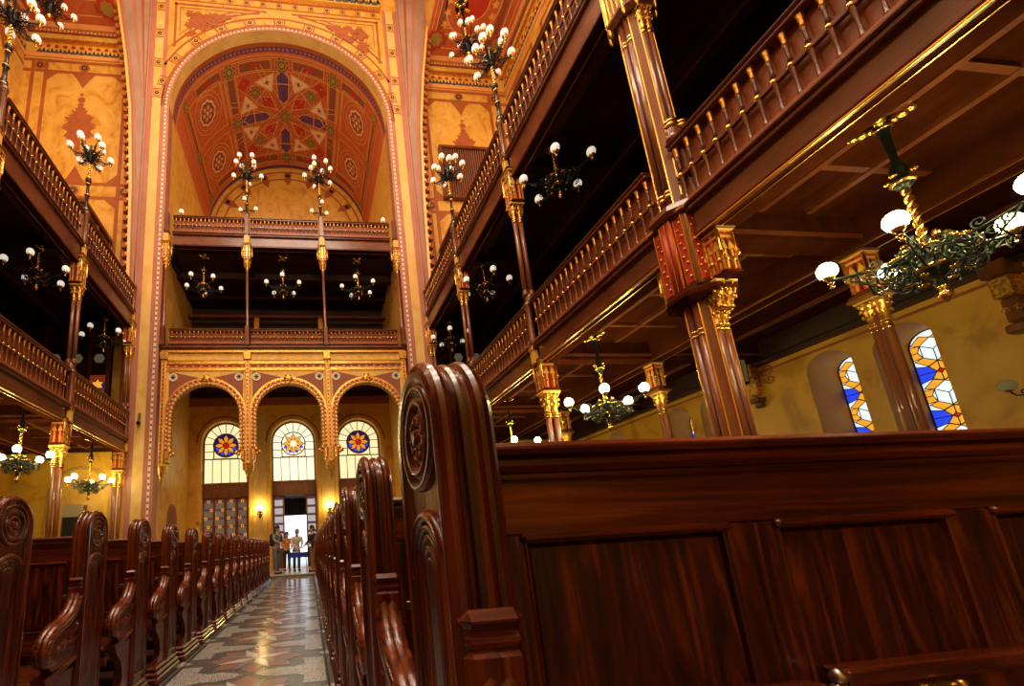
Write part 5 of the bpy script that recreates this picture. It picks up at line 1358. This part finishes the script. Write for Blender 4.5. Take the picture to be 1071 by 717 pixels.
# ================================================================== stained glass of the right wall
def hex_window(i, yc):
    x = WR + .69; f = lambda u, w, d: (x + d, yc - u, w)     # u>0 towards the camera
    hw = .30; z0, spr = 1.62, 4.05
    w = MB(); lead = MB()
    rect(w, -hw, hw, z0, spr, f, .006, 'pane_white'); fan(w, arc(0, spr, hw, 0, pi, 20), (0, spr), f, .006, 'pane_white')
    def P(poly, m):
        poly = [(max(-hw, min(hw, u)), z) for u, z in poly]
        w.add([f(u, z, 0) for u, z in poly], [tuple(range(len(poly)))], m)
        for a, b in zip(poly, poly[1:] + poly[:1]): lead.tube([f(a[0], a[1], -.008), f(b[0], b[1], -.008)], .0075, 'lead', 4)
    per = .86
    for k in range(4):
        c = 3.97 - k * per
        if c - .5 < z0 - .4: break
        h = [(.185 * sin(q * pi / 3), c + .235 * cos(q * pi / 3)) for q in range(6)]     # top, ur, lr, bottom, ll, ul
        ctr = (0, c)
        for a, b, cc in ((0, 1, None), (2, 3, None), (4, 5, None)): pass
        P([h[0], h[1], ctr, h[5]], 'pane_white'); P([h[1], h[2], h[3], ctr], 'pane_white'); P([h[5], ctr, h[3], h[4]], 'pane_white')
        for s in (-1, 1):
            H = [(s * p[0] * (1 if p[0] >= 0 else -1), p[1]) for p in (h[0], h[1], h[2], h[3])]
            H = [(s * abs(p[0]), p[1]) for p in (h[0], h[1], h[2], h[3])]
            if k > 0 or True:
                e1, e2 = (s * hw, c + .16), (s * hw, c - .16)
                P([H[1], (s * hw * .97, c + .13), (s * hw, c), (s * (.185 + .02), c)], 'pane_amber'); P([H[2], (s * (.185 + .02), c), (s * hw, c), (s * hw * .97, c - .13)], 'pane_amber')
                P([H[0], (s * .13, c + .30), (s * hw * .93, c + .16), H[1]], 'pane_amber'); P([H[3], H[2], (s * hw * .93, c - .16), (s * .13, c - .30)], 'pane_amber')
            m = c - per / 2
            P([(s * hw, m + .17), (s * .13, m + .12), (s * .05, m), (s * hw, m)], 'pane_blue'); P([(s * hw, m), (s * .05, m), (s * .13, m - .12), (s * hw, m - .17)], 'pane_blue')
            P([(0, m + .19), (s * .13, m + .12), (s * .05, m), (0, m + .05)], 'pane_amber'); P([(0, m - .05), (s * .05, m), (s * .13, m - .12), (0, m - .19)], 'pane_amber')
        P([(-.05, m), (0, m + .05), (.05, m), (0, m - .05)], 'pane_red')
    o = tag(w.build('window_%d' % i), kind='structure')
    lead.tube([f(-hw, z0, -.01)] + [f(a, b, -.01) for a, b in arc(0, spr, hw, pi, 0, 16)] + [f(hw, z0, -.01)], .014, 'lead', 6)
    lead.build('lead_cames', o)
for i, y in enumerate((5.98, 7.10, 9.70, 10.82, 13.42, 14.54, 2.26, 3.38)): hex_window(i + 4, y)
# bracket with lantern on the right wall
t = thing('wall_bracket', 'dark carved wall bracket with gilt details beside the great pier on the right wall', 'bracket', (WR, 8.5, 4.42))
m = MB(); m.box(-.35, 0, -.14, .14, .35, .5, 'gallery_wood', .02); m.box(-.28, 0, -.12, .12, .0, .35, 'gold_relief', .03); m.box(-.18, 0, -.10, .10, -.45, 0, 'gold_relief', .03); m.box(-.24, 0, -.12, .12, -.62, -.5, 'gallery_wood', .02); m.box(-.15, 0, -.08, .08, -.75, -.6, 'gallery_wood', .03)
for q in (0, 1): m.tube(spiral((-.008, -.28 - q * .02, .12 - q * .25), (0, 1), .16 - q * .05, 1.3, 20, -1), .016, 'brown_paint', 6)
m.build('console', t)
t = thing('wall_bracket', 'dark carved wall bracket high at the right edge behind the lit chandelier', 'bracket', (WR, 4.62, 4.3))
m = MB(); m.box(-.35, 0, -.14, .14, .2, .45, 'gallery_wood', .02); m.box(-.28, 0, -.12, .12, -.15, .2, 'gold_relief', .03); m.box(-.22, 0, -.10, .10, -.55, -.15, 'gallery_wood', .03); m.box(-.26, 0, -.13, .13, -.72, -.58, 'gallery_wood', .02)
for s in (-1, 1): m.tube(spiral((-.23, s * .06, -.35), (0, 1), .05, 1.3, 14), .01, 'gold_relief', 5)
m.build('console', t)
t = thing('lantern', 'small hanging lantern with greenish glass sides by the bracket next to the great pier', 'lantern', (WR - .75, 8.22, 4.50))
m = MB(); m.lathe([(.10, -.36), (.13, -.33), (.13, -.30)], 'iron', seg=6, smooth=False); m.lathe([(.13, .30), (.15, .34), (.06, .44), (.02, .5), (.012, .64)], 'iron', seg=6, smooth=False)
for q in range(6): a = q * pi / 3; m.tube([(.12 * cos(a), .12 * sin(a), -.3), (.14 * cos(a), .14 * sin(a), .3)], .010, 'iron', 4)
for q in range(6): a = q * pi / 3; m.sphere((.15 * cos(a), .15 * sin(a), .36), .025, 'gold', 6, 4)
m.build('frame', t); m = MB(); m.lathe([(.11, -.3), (.13, .3)], 'dim_globe', seg=6, smooth=False); m.build('glass', t)

# ================================================================== things on the galleries before the end walls
def slat_grille(label, x0, x1, z0, z1):
    t = thing('slatted_grille', label, 'grille', ((x0 + x1) / 2, EW - .02, z0))
    w = (x1 - x0) / 2; h = z1 - z0
    m = MB()
    for a, b, c, d in ((-w, w, 0, .14), (-w, w, h - .16, h), (-w, -w + .14, .14, h - .16), (w - .14, w, .14, h - .16)): m.box(a, b, -.2, 0, c, d, 'gallery_wood', .02)
    m.box(-w, w, -.02, 0, 0, h, 'dark_wood'); m.build('frame', t)
    n = 20
    for i in range(n):
        s = MB(); u = -w + .2 + (2 * w - .4) * i / (n - 1); s.box(u - .026, u + .026, -.14, -.04, .14, h - .16, 'shaft_wood', .015); s.build('slat', t)
    return t
slat_grille('slatted brown wooden grille high on the right marble end wall', 6.95, 9.5, 16.95, 20.0)
def gallery_cabinet(label, x, sx):
    """panelled wooden vestibule on the upper gallery with hexagonal panes"""
    t = thing('gallery_cabinet', label, 'cabinet', (x, 14.4, 10.46))
    m = MB(); m.box(-.85, .85, 0, 2.1, 0, 3.6, 'gallery_wood', .03); m.box(-.95, .95, -.1, 2.15, 3.5, 3.72, 'gallery_wood', .04); m.box(-.9, .9, -.05, 2.1, .0, .3, 'gallery_wood', .03)
    for u in (-.8, -.05, .7): m.box(u, u + .1, -.04, .02, .3, 3.5, 'shaft_wood', .015)
    for y in (0.02, 1.0, 1.98): m.box(-sx * .89, -sx * .83, y, y + .1, .3, 3.5, 'shaft_wood', .015)
    m.build('body', t)
    for k, (u) in enumerate((-.38, .38)):
        p = MB(); p.box(u - .3, u + .3, -.02, .01, .7, 3.35, 'dark_wood'); f = lambda a, b, d: (a, d, b)
        fan(p, [(u + .25 * cos(q * pi / 3), 2.9 + .34 * sin(q * pi / 3)) for q in range(6)], (u, 2.9), f, -.03, 'pane_dim')
        fan(p, star2d(u, 1.5, .25, .15, 6), (u, 1.5), f, -.03, 'pane_darkred'); p.build('door_panel', t)
    p = MB(); f = lambda a, b, d: (-sx * (.86 + d), a, b)
    for y in (.55, 1.5):
        rect(p, y - .36, y + .36, .7, 3.3, f, .012, 'dark_wood'); fan(p, [(y + .26 * cos(q * pi / 3), 2.7 + .42 * sin(q * pi / 3)) for q in range(6)], (y, 2.7), f, .02, 'pane_dim'); fan(p, star2d(y, 1.4, .28, .16, 6), (y, 1.4), f, .02, 'pane_darkblue')
    p.build('side_panel', t)
    return t
gallery_cabinet('panelled wooden cabinet with hexagonal panes on the upper right gallery by the end wall', 7.35, 1)
gallery_cabinet('panelled wooden cabinet with hexagonal panes on the upper left gallery by the end wall', 2 * AX - 7.55, -1)
# patterned glass screens at the ends of the middle galleries
def glass_screen(label, x0, x1):
    t = thing('glass_screen', label, 'screen', ((x0 + x1) / 2, EW - .25, 5.4)); w = (x1 - x0) / 2
    m = MB(); m.box(-w, w, 0, .1, 0, 4.6, 'dark_wood'); 
    for u in (-w, -w / 3, w / 3, w - .12): m.box(u, u + .12, -.06, .02, 0, 4.6, 'gallery_wood', .01)
    m.build('frame', t)
    f = lambda a, b, d: (a, d, b)
    for k in range(3):
        p = MB(); c = -w + w / 3 + k * 2 * w / 3
        h = w / 3 - .12
        rect(p, c - h, c + h, .5, 2.6, f, -.01, 'pane_darkred')
        for q in range(3): rect(p, c - h, c + h, .8 + q * .62, 1.05 + q * .62, f, -.014, 'pane_darkblue')
        for z in (1.3, 2.2): fan(p, star2d(c, z, h * .8, h * .45, 6, pi / 6), (c, z), f, -.02, 'pane_dim' if (k + int(z)) % 2 else 'pane_amber')
        fan(p, [(c + h * .75 * cos(q * pi / 3), 3.3 + h * .75 * sin(q * pi / 3)) for q in range(6)], (c, 3.3), f, -.02, 'pane_dim'); p.build('pane', t)
    return t
glass_screen('dark patterned glass screen at the end of the left middle gallery', -9.9, -7.5)
glass_screen('dark patterned glass screen at the end of the right middle gallery', 6.3, 8.7)
m = MB(); m.box(-7.45, -6.75, EW - .12, EW - .02, 5.4, 10.2, 'ochre_marble'); m.box(-7.15, -7.05, EW - .14, EW - .12, 5.4, 10.2, 'brown_paint'); struct('trim_3', m)
# end of the left aisle on the ground: arched doorway and bright marble
m = MB(); f = FX(EW)
xc = -8.35
ring2d(m, xc, 3.35, 1.0, 1.12, 0, pi, f, -.06, 'niche_stone', 24, 0); ring2d(m, xc, 3.35, .88, 1.0, 0, pi, f, -.03, 'olive_marble', 24, 0)
for s in (-1, 1): m.box(xc + s * 1.0, xc + s * 1.12, EW - .06, EW, 0, 3.35, 'niche_stone'); m.box(xc + s * .88, xc + s * 1.0, EW - .03, EW, 0, 3.35, 'olive_marble')
rect(m, xc - .88, xc + .88, 0, 3.35, f, -.012, 'ochre_marble'); fan(m, arc(xc, 3.35, .88, 0, pi, 20), (xc, 3.35), f, -.012, 'ochre_marble')
rect(m, xc - .55, xc + .30, 0, 3.0, f, -.02, 'door_wood'); rect(m, xc - .2, xc + .7, 0, 2.6, f, -.024, 'dark_wood')
rect(m, -7.2, -6.6, 0, 4.7, f, -.02, 'pale_marble'); rect(m, -7.24, -7.18, 0, 4.7, f, -.03, 'brown_paint')
struct('door_4', m)
t = thing('notice_stand', 'pale notice sheet on a thin dark stand under the left gallery beside the column', 'notice', (-7.25, 14.1, 0))
m = MB(); m.lathe([(.18, 0), (.18, .03), (.02, .06), (.018, 2.2)], 'iron', seg=12); m.box(-.28, .28, -.02, .02, 1.0, 2.35, 'cloth_black', .01); m.build('stand', t)
m = MB(); m.box(-.30, .30, -.035, -.022, 2.35, 2.75, 'sign_paper', .003); m.build('sheet', t)
# small fixtures
t = thing('wall_camera', 'tiny black fixture on the left marble pilaster', 'camera', (AX - OH - .54, FY - .01, 5.95))
m = MB(); m.box(-.04, .04, -.08, 0, -.12, .22, 'steel', .01); m.box(-.06, .06, -.2, -.06, -.25, -.12, 'iron', .02); m.build('body', t)
t = thing('wall_bell', 'small round bell plate on the marble wall left of the doors', 'bell', (-4.95, DW, 2.35))
m = MB(); m.lathe([(0, -.06), (.08, -.05), (.13, -.02), (.14, 0)], 'niche_stone', axis='y', seg=16); m.lathe([(0, -.09), (.03, -.08), (.035, -.05)], 'iron', axis='y', seg=10); m.build('plate', t)

# ================================================================== table by the door
TY = 17.3
t = thing('table', 'small folding table under a blue cloth in the open doorway', 'table', (-.44, TY, .1))
m = MB(); m.box(-.36, .36, -.3, .3, .70, .73, 'steel', .005); m.build('table_top', t)
for sx in (-1, 1):
    for sy in (-1, 1): m = MB(); m.tube([(sx * .30, sy * .25, .7), (sx * .33, sy * .27, 0)], .014, 'steel', 8); m.build('leg', t)
m = MB()
m.box(-.375, .375, -.315, .315, .732, .745, 'cloth_blue', .004)
for sy in (-1, 1):
    a = [(-.375 + .75 * i / 20, sy * (.316 + .008 * sin(i * 1.7)), .735) for i in range(21)]; b = [(p[0], sy * (.325 + .02 * sin(i * 1.7)), .55) for i, p in enumerate(a)]; m.strip(a, b, 'cloth_blue', smooth=True)
for sx in (-1, 1):
    a = [(sx * (.376 + .006 * sin(i * 1.9)), -.315 + .63 * i / 14, .735) for i in range(15)]; b = [(sx * (.385 + .02 * sin(i * 1.9)), p[1], .55) for i, p in enumerate(a)]; m.strip(a, b, 'cloth_blue', smooth=True)
o = m.build('tablecloth'); o.location = (-.44, TY, .1); tag(o, 'bright blue cloth draped over the small table at the door', 'tablecloth')
m = MB()
for k in range(3): m.box(-.28 + k * .02, -.0 + k * .03, -.2, .08, .746 + k * .012, .757 + k * .012, 'paper', .002)
o = m.build('paper_stack'); o.location = (-.44, TY, .1); tag(o, 'small heap of white papers on the blue table', 'papers')

# ================================================================== people at the door
def skinned(name, chain, mat_, parent, sub=2):
    """chain: {name: (pos, radius, parent)}"""
    names = list(chain); idx = {n: i for i, n in enumerate(names)}
    me = bpy.data.meshes.new(name)
    me.from_pydata([chain[n][0] for n in names], [(idx[n], idx[chain[n][2]]) for n in names if chain[n][2]], [])
    o = bpy.data.objects.new(name, me); COL.objects.link(o); o.parent = parent
    me.materials.append(MATS[mat_])
    sk = o.modifiers.new('Skin', 'SKIN'); sk.use_smooth_shade = True
    for i, n in enumerate(names):
        r = chain[n][1]; r = r if isinstance(r, tuple) else (r, r)
        me.skin_vertices[0].data[i].radius = r; me.skin_vertices[0].data[i].use_root = (chain[n][2] is None)
    sb = o.modifiers.new('Sub', 'SUBSURF'); sb.levels = sub; sb.render_levels = sub
    return o
def person(label, loc, rz, h=1.72, shirt='cloth_gray', trousers='cloth_denim', hair='hair_dark', lean=0.0, arms=((.12, -.18, .98), (.12, -.18, .98)), step=.06, pack=None, coat=0.0, elbow=(.32, .32), long_hair=False):
    t = thing('person', label, 'person', loc, rz)
    k = h / 1.72; V = lambda x, y, z: (x * k, y * k, z * k)
    bend = lambda z: -lean * max(0, z - .95)          # lean forward, towards -y
    B = {}
    B['pelvis'] = (V(0, 0, .95), (.12, .09), None)
    B['belly'] = (V(0, bend(1.12), 1.10), (.125, .09), 'pelvis'); B['chest'] = (V(0, bend(1.3), 1.28), (.145, .10), 'belly'); B['neckb'] = (V(0, bend(1.44), 1.43), (.075, .065), 'chest')
    B['neck'] = (V(0, bend(1.5) - .01, 1.50), .05, 'neckb'); B['jaw'] = (V(0, bend(1.56) - .025, 1.56), (.062, .075), 'neck'); B['skull'] = (V(0, bend(1.64) - .01, 1.63), (.075, .092), 'jaw'); B['crown'] = (V(0, bend(1.7), 1.69), (.055, .065), 'skull')
    C = {'chest': (B['chest'][0], (.155, .11), None)}
    for s, nm, hand, el in ((-1, 'l', arms[0], elbow[0]), (1, 'r', arms[1], elbow[1])):
        sh = V(s * .19, bend(1.4), 1.395); hd = V(s * hand[0], hand[1] + bend(1.2), hand[2])
        eb = tuple(a * .5 + b * .5 for a, b in zip(sh, hd)); eb = (eb[0] + s * .06, eb[1] + .10 * (el / .32), eb[2] - .04)
        B['sh' + nm] = (sh, .06, 'chest'); B['el' + nm] = (eb, .045, 'sh' + nm); B['wr' + nm] = (hd, .028, 'el' + nm)
        d = Vector(hd) - Vector(eb); d.normalize(); side = Vector((s * 1.0, 0, 0)) - d * (s * d.x); side.normalize(); dn = d.cross(side)
        pm = Vector(hd) + d * .055; B['palm' + nm] = (tuple(pm), (.036, .018), 'wr' + nm)
        for q, (off, ln) in enumerate(((-.028, .062), (-.01, .072), (.01, .068), (.027, .052))):
            f1 = pm + d * .045 + side * off; f2 = f1 + d * ln * .55 + dn * .006; f3 = f2 + d * ln * .35 + dn * .018
            B['f%s%d' % (nm, q)] = (tuple(f1), .009, 'palm' + nm); B['g%s%d' % (nm, q)] = (tuple(f2), .0085, 'f%s%d' % (nm, q)); B['h%s%d' % (nm, q)] = (tuple(f3), .007, 'g%s%d' % (nm, q))
        th = Vector(hd) + d * .03 - side * .045; B['t' + nm] = (tuple(th), .011, 'palm' + nm); B['u' + nm] = (tuple(th + d * .04 - side * .008), .009, 't' + nm)
        C['sh' + nm] = (sh, .078, 'chest'); C['el' + nm] = (eb, .060, 'sh' + nm); w = tuple(a * .9 + b * .1 for a, b in zip(hd, eb)); C['wr' + nm] = (w, .045, 'el' + nm)
    for s, nm in ((-1, 'l'), (1, 'r')):
        st = s * step
        B['hip' + nm] = (V(s * .095, 0, .88), .088, 'pelvis'); B['kn' + nm] = (V(s * .105, -.02 + st * .5, .49), .055, 'hip' + nm); B['an' + nm] = (V(s * .11, .02 + st, .09), .037, 'kn' + nm); B['toe' + nm] = (V(s * .12, -.10 + st, .035), .035, 'an' + nm)
    skinned('body', B, 'skin', t)
    C['neckb'] = (B['neckb'][0], (.085, .075), 'chest'); C['belly'] = (B['belly'][0], (.14, .105), 'chest'); C['waist'] = (V(0, 0, .93 - coat), (.15 + coat * .1, .115 + coat * .1), 'belly')
    skinned('jacket' if coat else 'shirt', C, shirt, t)
    T = {'waist': (V(0, 0, .99), (.125, .10), None), 'pelvis': (V(0, 0, .93), (.14, .11), 'waist')}
    for s, nm in ((-1, 'l'), (1, 'r')):
        st = s * step
        T['hip' + nm] = (V(s * .095, 0, .84), .10, 'pelvis'); T['kn' + nm] = (B['kn' + nm][0], .070, 'hip' + nm); T['an' + nm] = (V(s * .11, .02 + st, .08), .058, 'kn' + nm)
    skinned('trousers', T, trousers, t)
    for s in (-1, 1):
        st = s * step; m = MB(); m.box(s * .115 - .045, s * .115 + .045, -.17 + st, .085 + st, .0, .075, 'cloth_black', .03, M=Matrix.Scale(k, 4)); m.build('shoe', t)
    y = bend(1.65); m = MB(); m.sphere(V(0, y + .008, 1.665), .098 * k, hair, 14, 9, 1.0)
    m.sphere(V(0, y + .045, 1.60), .082 * k, hair, 12, 8, 1.1)
    if long_hair: m.sphere(V(0, y + .06, 1.50), .075 * k, hair, 12, 8, 1.7)
    m.build('hair', t)
    m = MB()
    for s in (-1, 1):
        m.sphere(V(s * .030, y - .095, 1.605), .010 * k, 'hair_dark', 8, 5); m.sphere(V(s * .082, y + .0, 1.60), .024 * k, 'skin', 8, 5, 1.4)
    m.sphere(V(0, y - .108, 1.575), .016 * k, 'skin', 8, 5, 1.5); m.box(-.022 * k, .022 * k, (y - .100) * k, (y - .088) * k, 1.532 * k, 1.540 * k, 'cloth_orange', .003)
    m.build('face', t)
    if pack:
        m = MB(); m.box(-.15 * k, .15 * k, (.09 + bend(1.3)) * k, (.28 + bend(1.2)) * k, 1.0 * k, 1.45 * k, pack, .06 * k); m.box(-.11 * k, .11 * k, (.26 + bend(1.2)) * k, (.32 + bend(1.2)) * k, 1.03 * k, 1.25 * k, pack, .03 * k)
        for s in (-1, 1): m.tube([V(s * .11, .12 + bend(1.4), 1.42), V(s * .12, .0 + bend(1.45), 1.47), V(s * .12, -.115 + bend(1.35), 1.36), V(s * .13, -.10 + bend(1.2), 1.18), V(s * .13, .1 + bend(1.1), 1.08)], .018 * k, pack, 6)
        o = m.build('backpack'); o.location = loc; o.rotation_euler = (0, 0, rz); tag(o, 'dark backpack worn by the standing person at the left of the doorway', 'backpack')
    return t
person('person in grey shirt and jeans wearing a dark backpack at the left of the doorway', (-1.22, 16.7, .1), radians(55), 1.78, 'cloth_gray', 'cloth_denim', 'hair_dark', .05, ((.16, -.30, 1.08), (.14, -.32, 1.12)), .05, 'cloth_black')
person('person in loose cream top and jeans bending over the blue table', (-.52, 17.95, .1), radians(15), 1.66, 'cloth_cream', 'cloth_denim', 'hair_gray', .28, ((.15, -.34, .98), (.13, -.30, 1.0)), .05, None, .12)
person('person in dark jacket and khaki trousers at the right of the doorway', (.20, 16.6, .1), radians(-60), 1.72, 'cloth_black', 'cloth_khaki', 'hair_dark', .12, ((.13, -.32, 1.0), (.14, -.30, 1.05)), .04, None, .10)
person('person in an orange top half hidden between the other two visitors', (-.95, 18.7, .1), radians(15), 1.60, 'cloth_orange', 'cloth_black', 'hair_dark', .08, ((.16, -.28, 1.0), (.16, -.28, 1.0)), .04, None, 0.0, long_hair=True)
# ================================================================== light, sky, camera
def area(name, loc, size, energy, col, rot=(0, 0, 0), sy=None):
    l = bpy.data.lights.new(name, 'AREA'); l.energy = energy; l.color = col; l.size = size
    if sy: l.shape = 'RECTANGLE'; l.size_y = sy
    o = bpy.data.objects.new(name, l); COL.objects.link(o); o.location = loc; o.rotation_euler = rot; return o
def lamp(name, loc, energy, col, r=.3):
    l = bpy.data.lights.new(name, 'POINT'); l.energy = energy; l.color = col; l.shadow_soft_size = r
    o = bpy.data.objects.new(name, l); COL.objects.link(o); o.location = loc; return o
# added fill lights without fixtures for nave and aisles, all above the frame
WARM = (1.0, .86, .66)
for y, e in ((-4, 1450), (2, 1450), (8, 600)):
    area('nave_fill_area', (AX, y, 30.2), 6, e, WARM, (0, 0, 0), 4)  # overhead fill added for brightness, the ceiling has no opening here
for x in (-3.2, 2.0):
    lamp('nave_fill_point', (x, -3.5, 12.5), 420, WARM, .5)  # added point fills, no lamp hangs at these spots
    lamp('nave_fill_point', (x, 3.0, 12.5), 420, WARM, .5)
    lamp('nave_fill_point', (x, 8.2, 18.5), 570, WARM, .5)
for sx in (-1, 1):
    lamp('aisle_fill_point', (AX + sx * 8.6, 3.0, 22.0), 280, WARM, .5)  # unseen fill added to brighten the upper aisle walls
    lamp('aisle_fill_point', (AX + sx * 8.6, 9.0, 23.5), 250, WARM, .5)
W = bpy.data.worlds.new('World'); S.world = W; W.use_nodes = True
W.node_tree.nodes['Background'].inputs['Color'].default_value = (.80, .90, 1.0, 1); W.node_tree.nodes['Background'].inputs['Strength'].default_value = 2.2

cam = bpy.data.cameras.new('Camera'); co = bpy.data.objects.new('Camera', cam); COL.objects.link(co); S.camera = co
F, CX, CY = 440.0, 374.984767, 477.142149
yaw, pit, rol = .126615771, .206400601, .0583447433
cy_, sy_, cp_, sp_, cr_, sr_ = cos(yaw), sin(yaw), cos(pit), sin(pit), cos(rol), sin(rol)
Bm = Matrix(((1, 0, 0), (0, 0, -1), (0, 1, 0)))
Ry = Matrix(((cy_, 0, -sy_), (0, 1, 0), (sy_, 0, cy_))); Rp = Matrix(((1, 0, 0), (0, cp_, sp_), (0, -sp_, cp_))); Rr = Matrix(((cr_, sr_, 0), (-sr_, cr_, 0), (0, 0, 1)))
R = Rr @ Rp @ Ry @ Bm
right, down, fwd = R[0], R[1], R[2]
M = Matrix((( right[0], -down[0], -fwd[0]), (right[1], -down[1], -fwd[1]), (right[2], -down[2], -fwd[2]))).to_4x4()
M.translation = (0, 0, 1.0)
co.matrix_world = M
cam.sensor_fit = 'HORIZONTAL'; cam.sensor_width = 36.0; cam.lens = F / 1071 * 36
cam.shift_x = (535.5 - CX) / 1071; cam.shift_y = (CY - 358.5) / 1071
cam.clip_start = .02; cam.clip_end = 300
S.view_settings.view_transform = 'Standard'; S.view_settings.look = 'None'; S.view_settings.gamma = 1.0; S.view_settings.use_curve_mapping = False
S.view_settings.exposure = 0.0
S.cycles.use_denoising = True
S.cycles.max_bounces = 6; S.cycles.diffuse_bounces = 3; S.cycles.glossy_bounces = 3
S.cycles.sample_clamp_indirect = 6.0
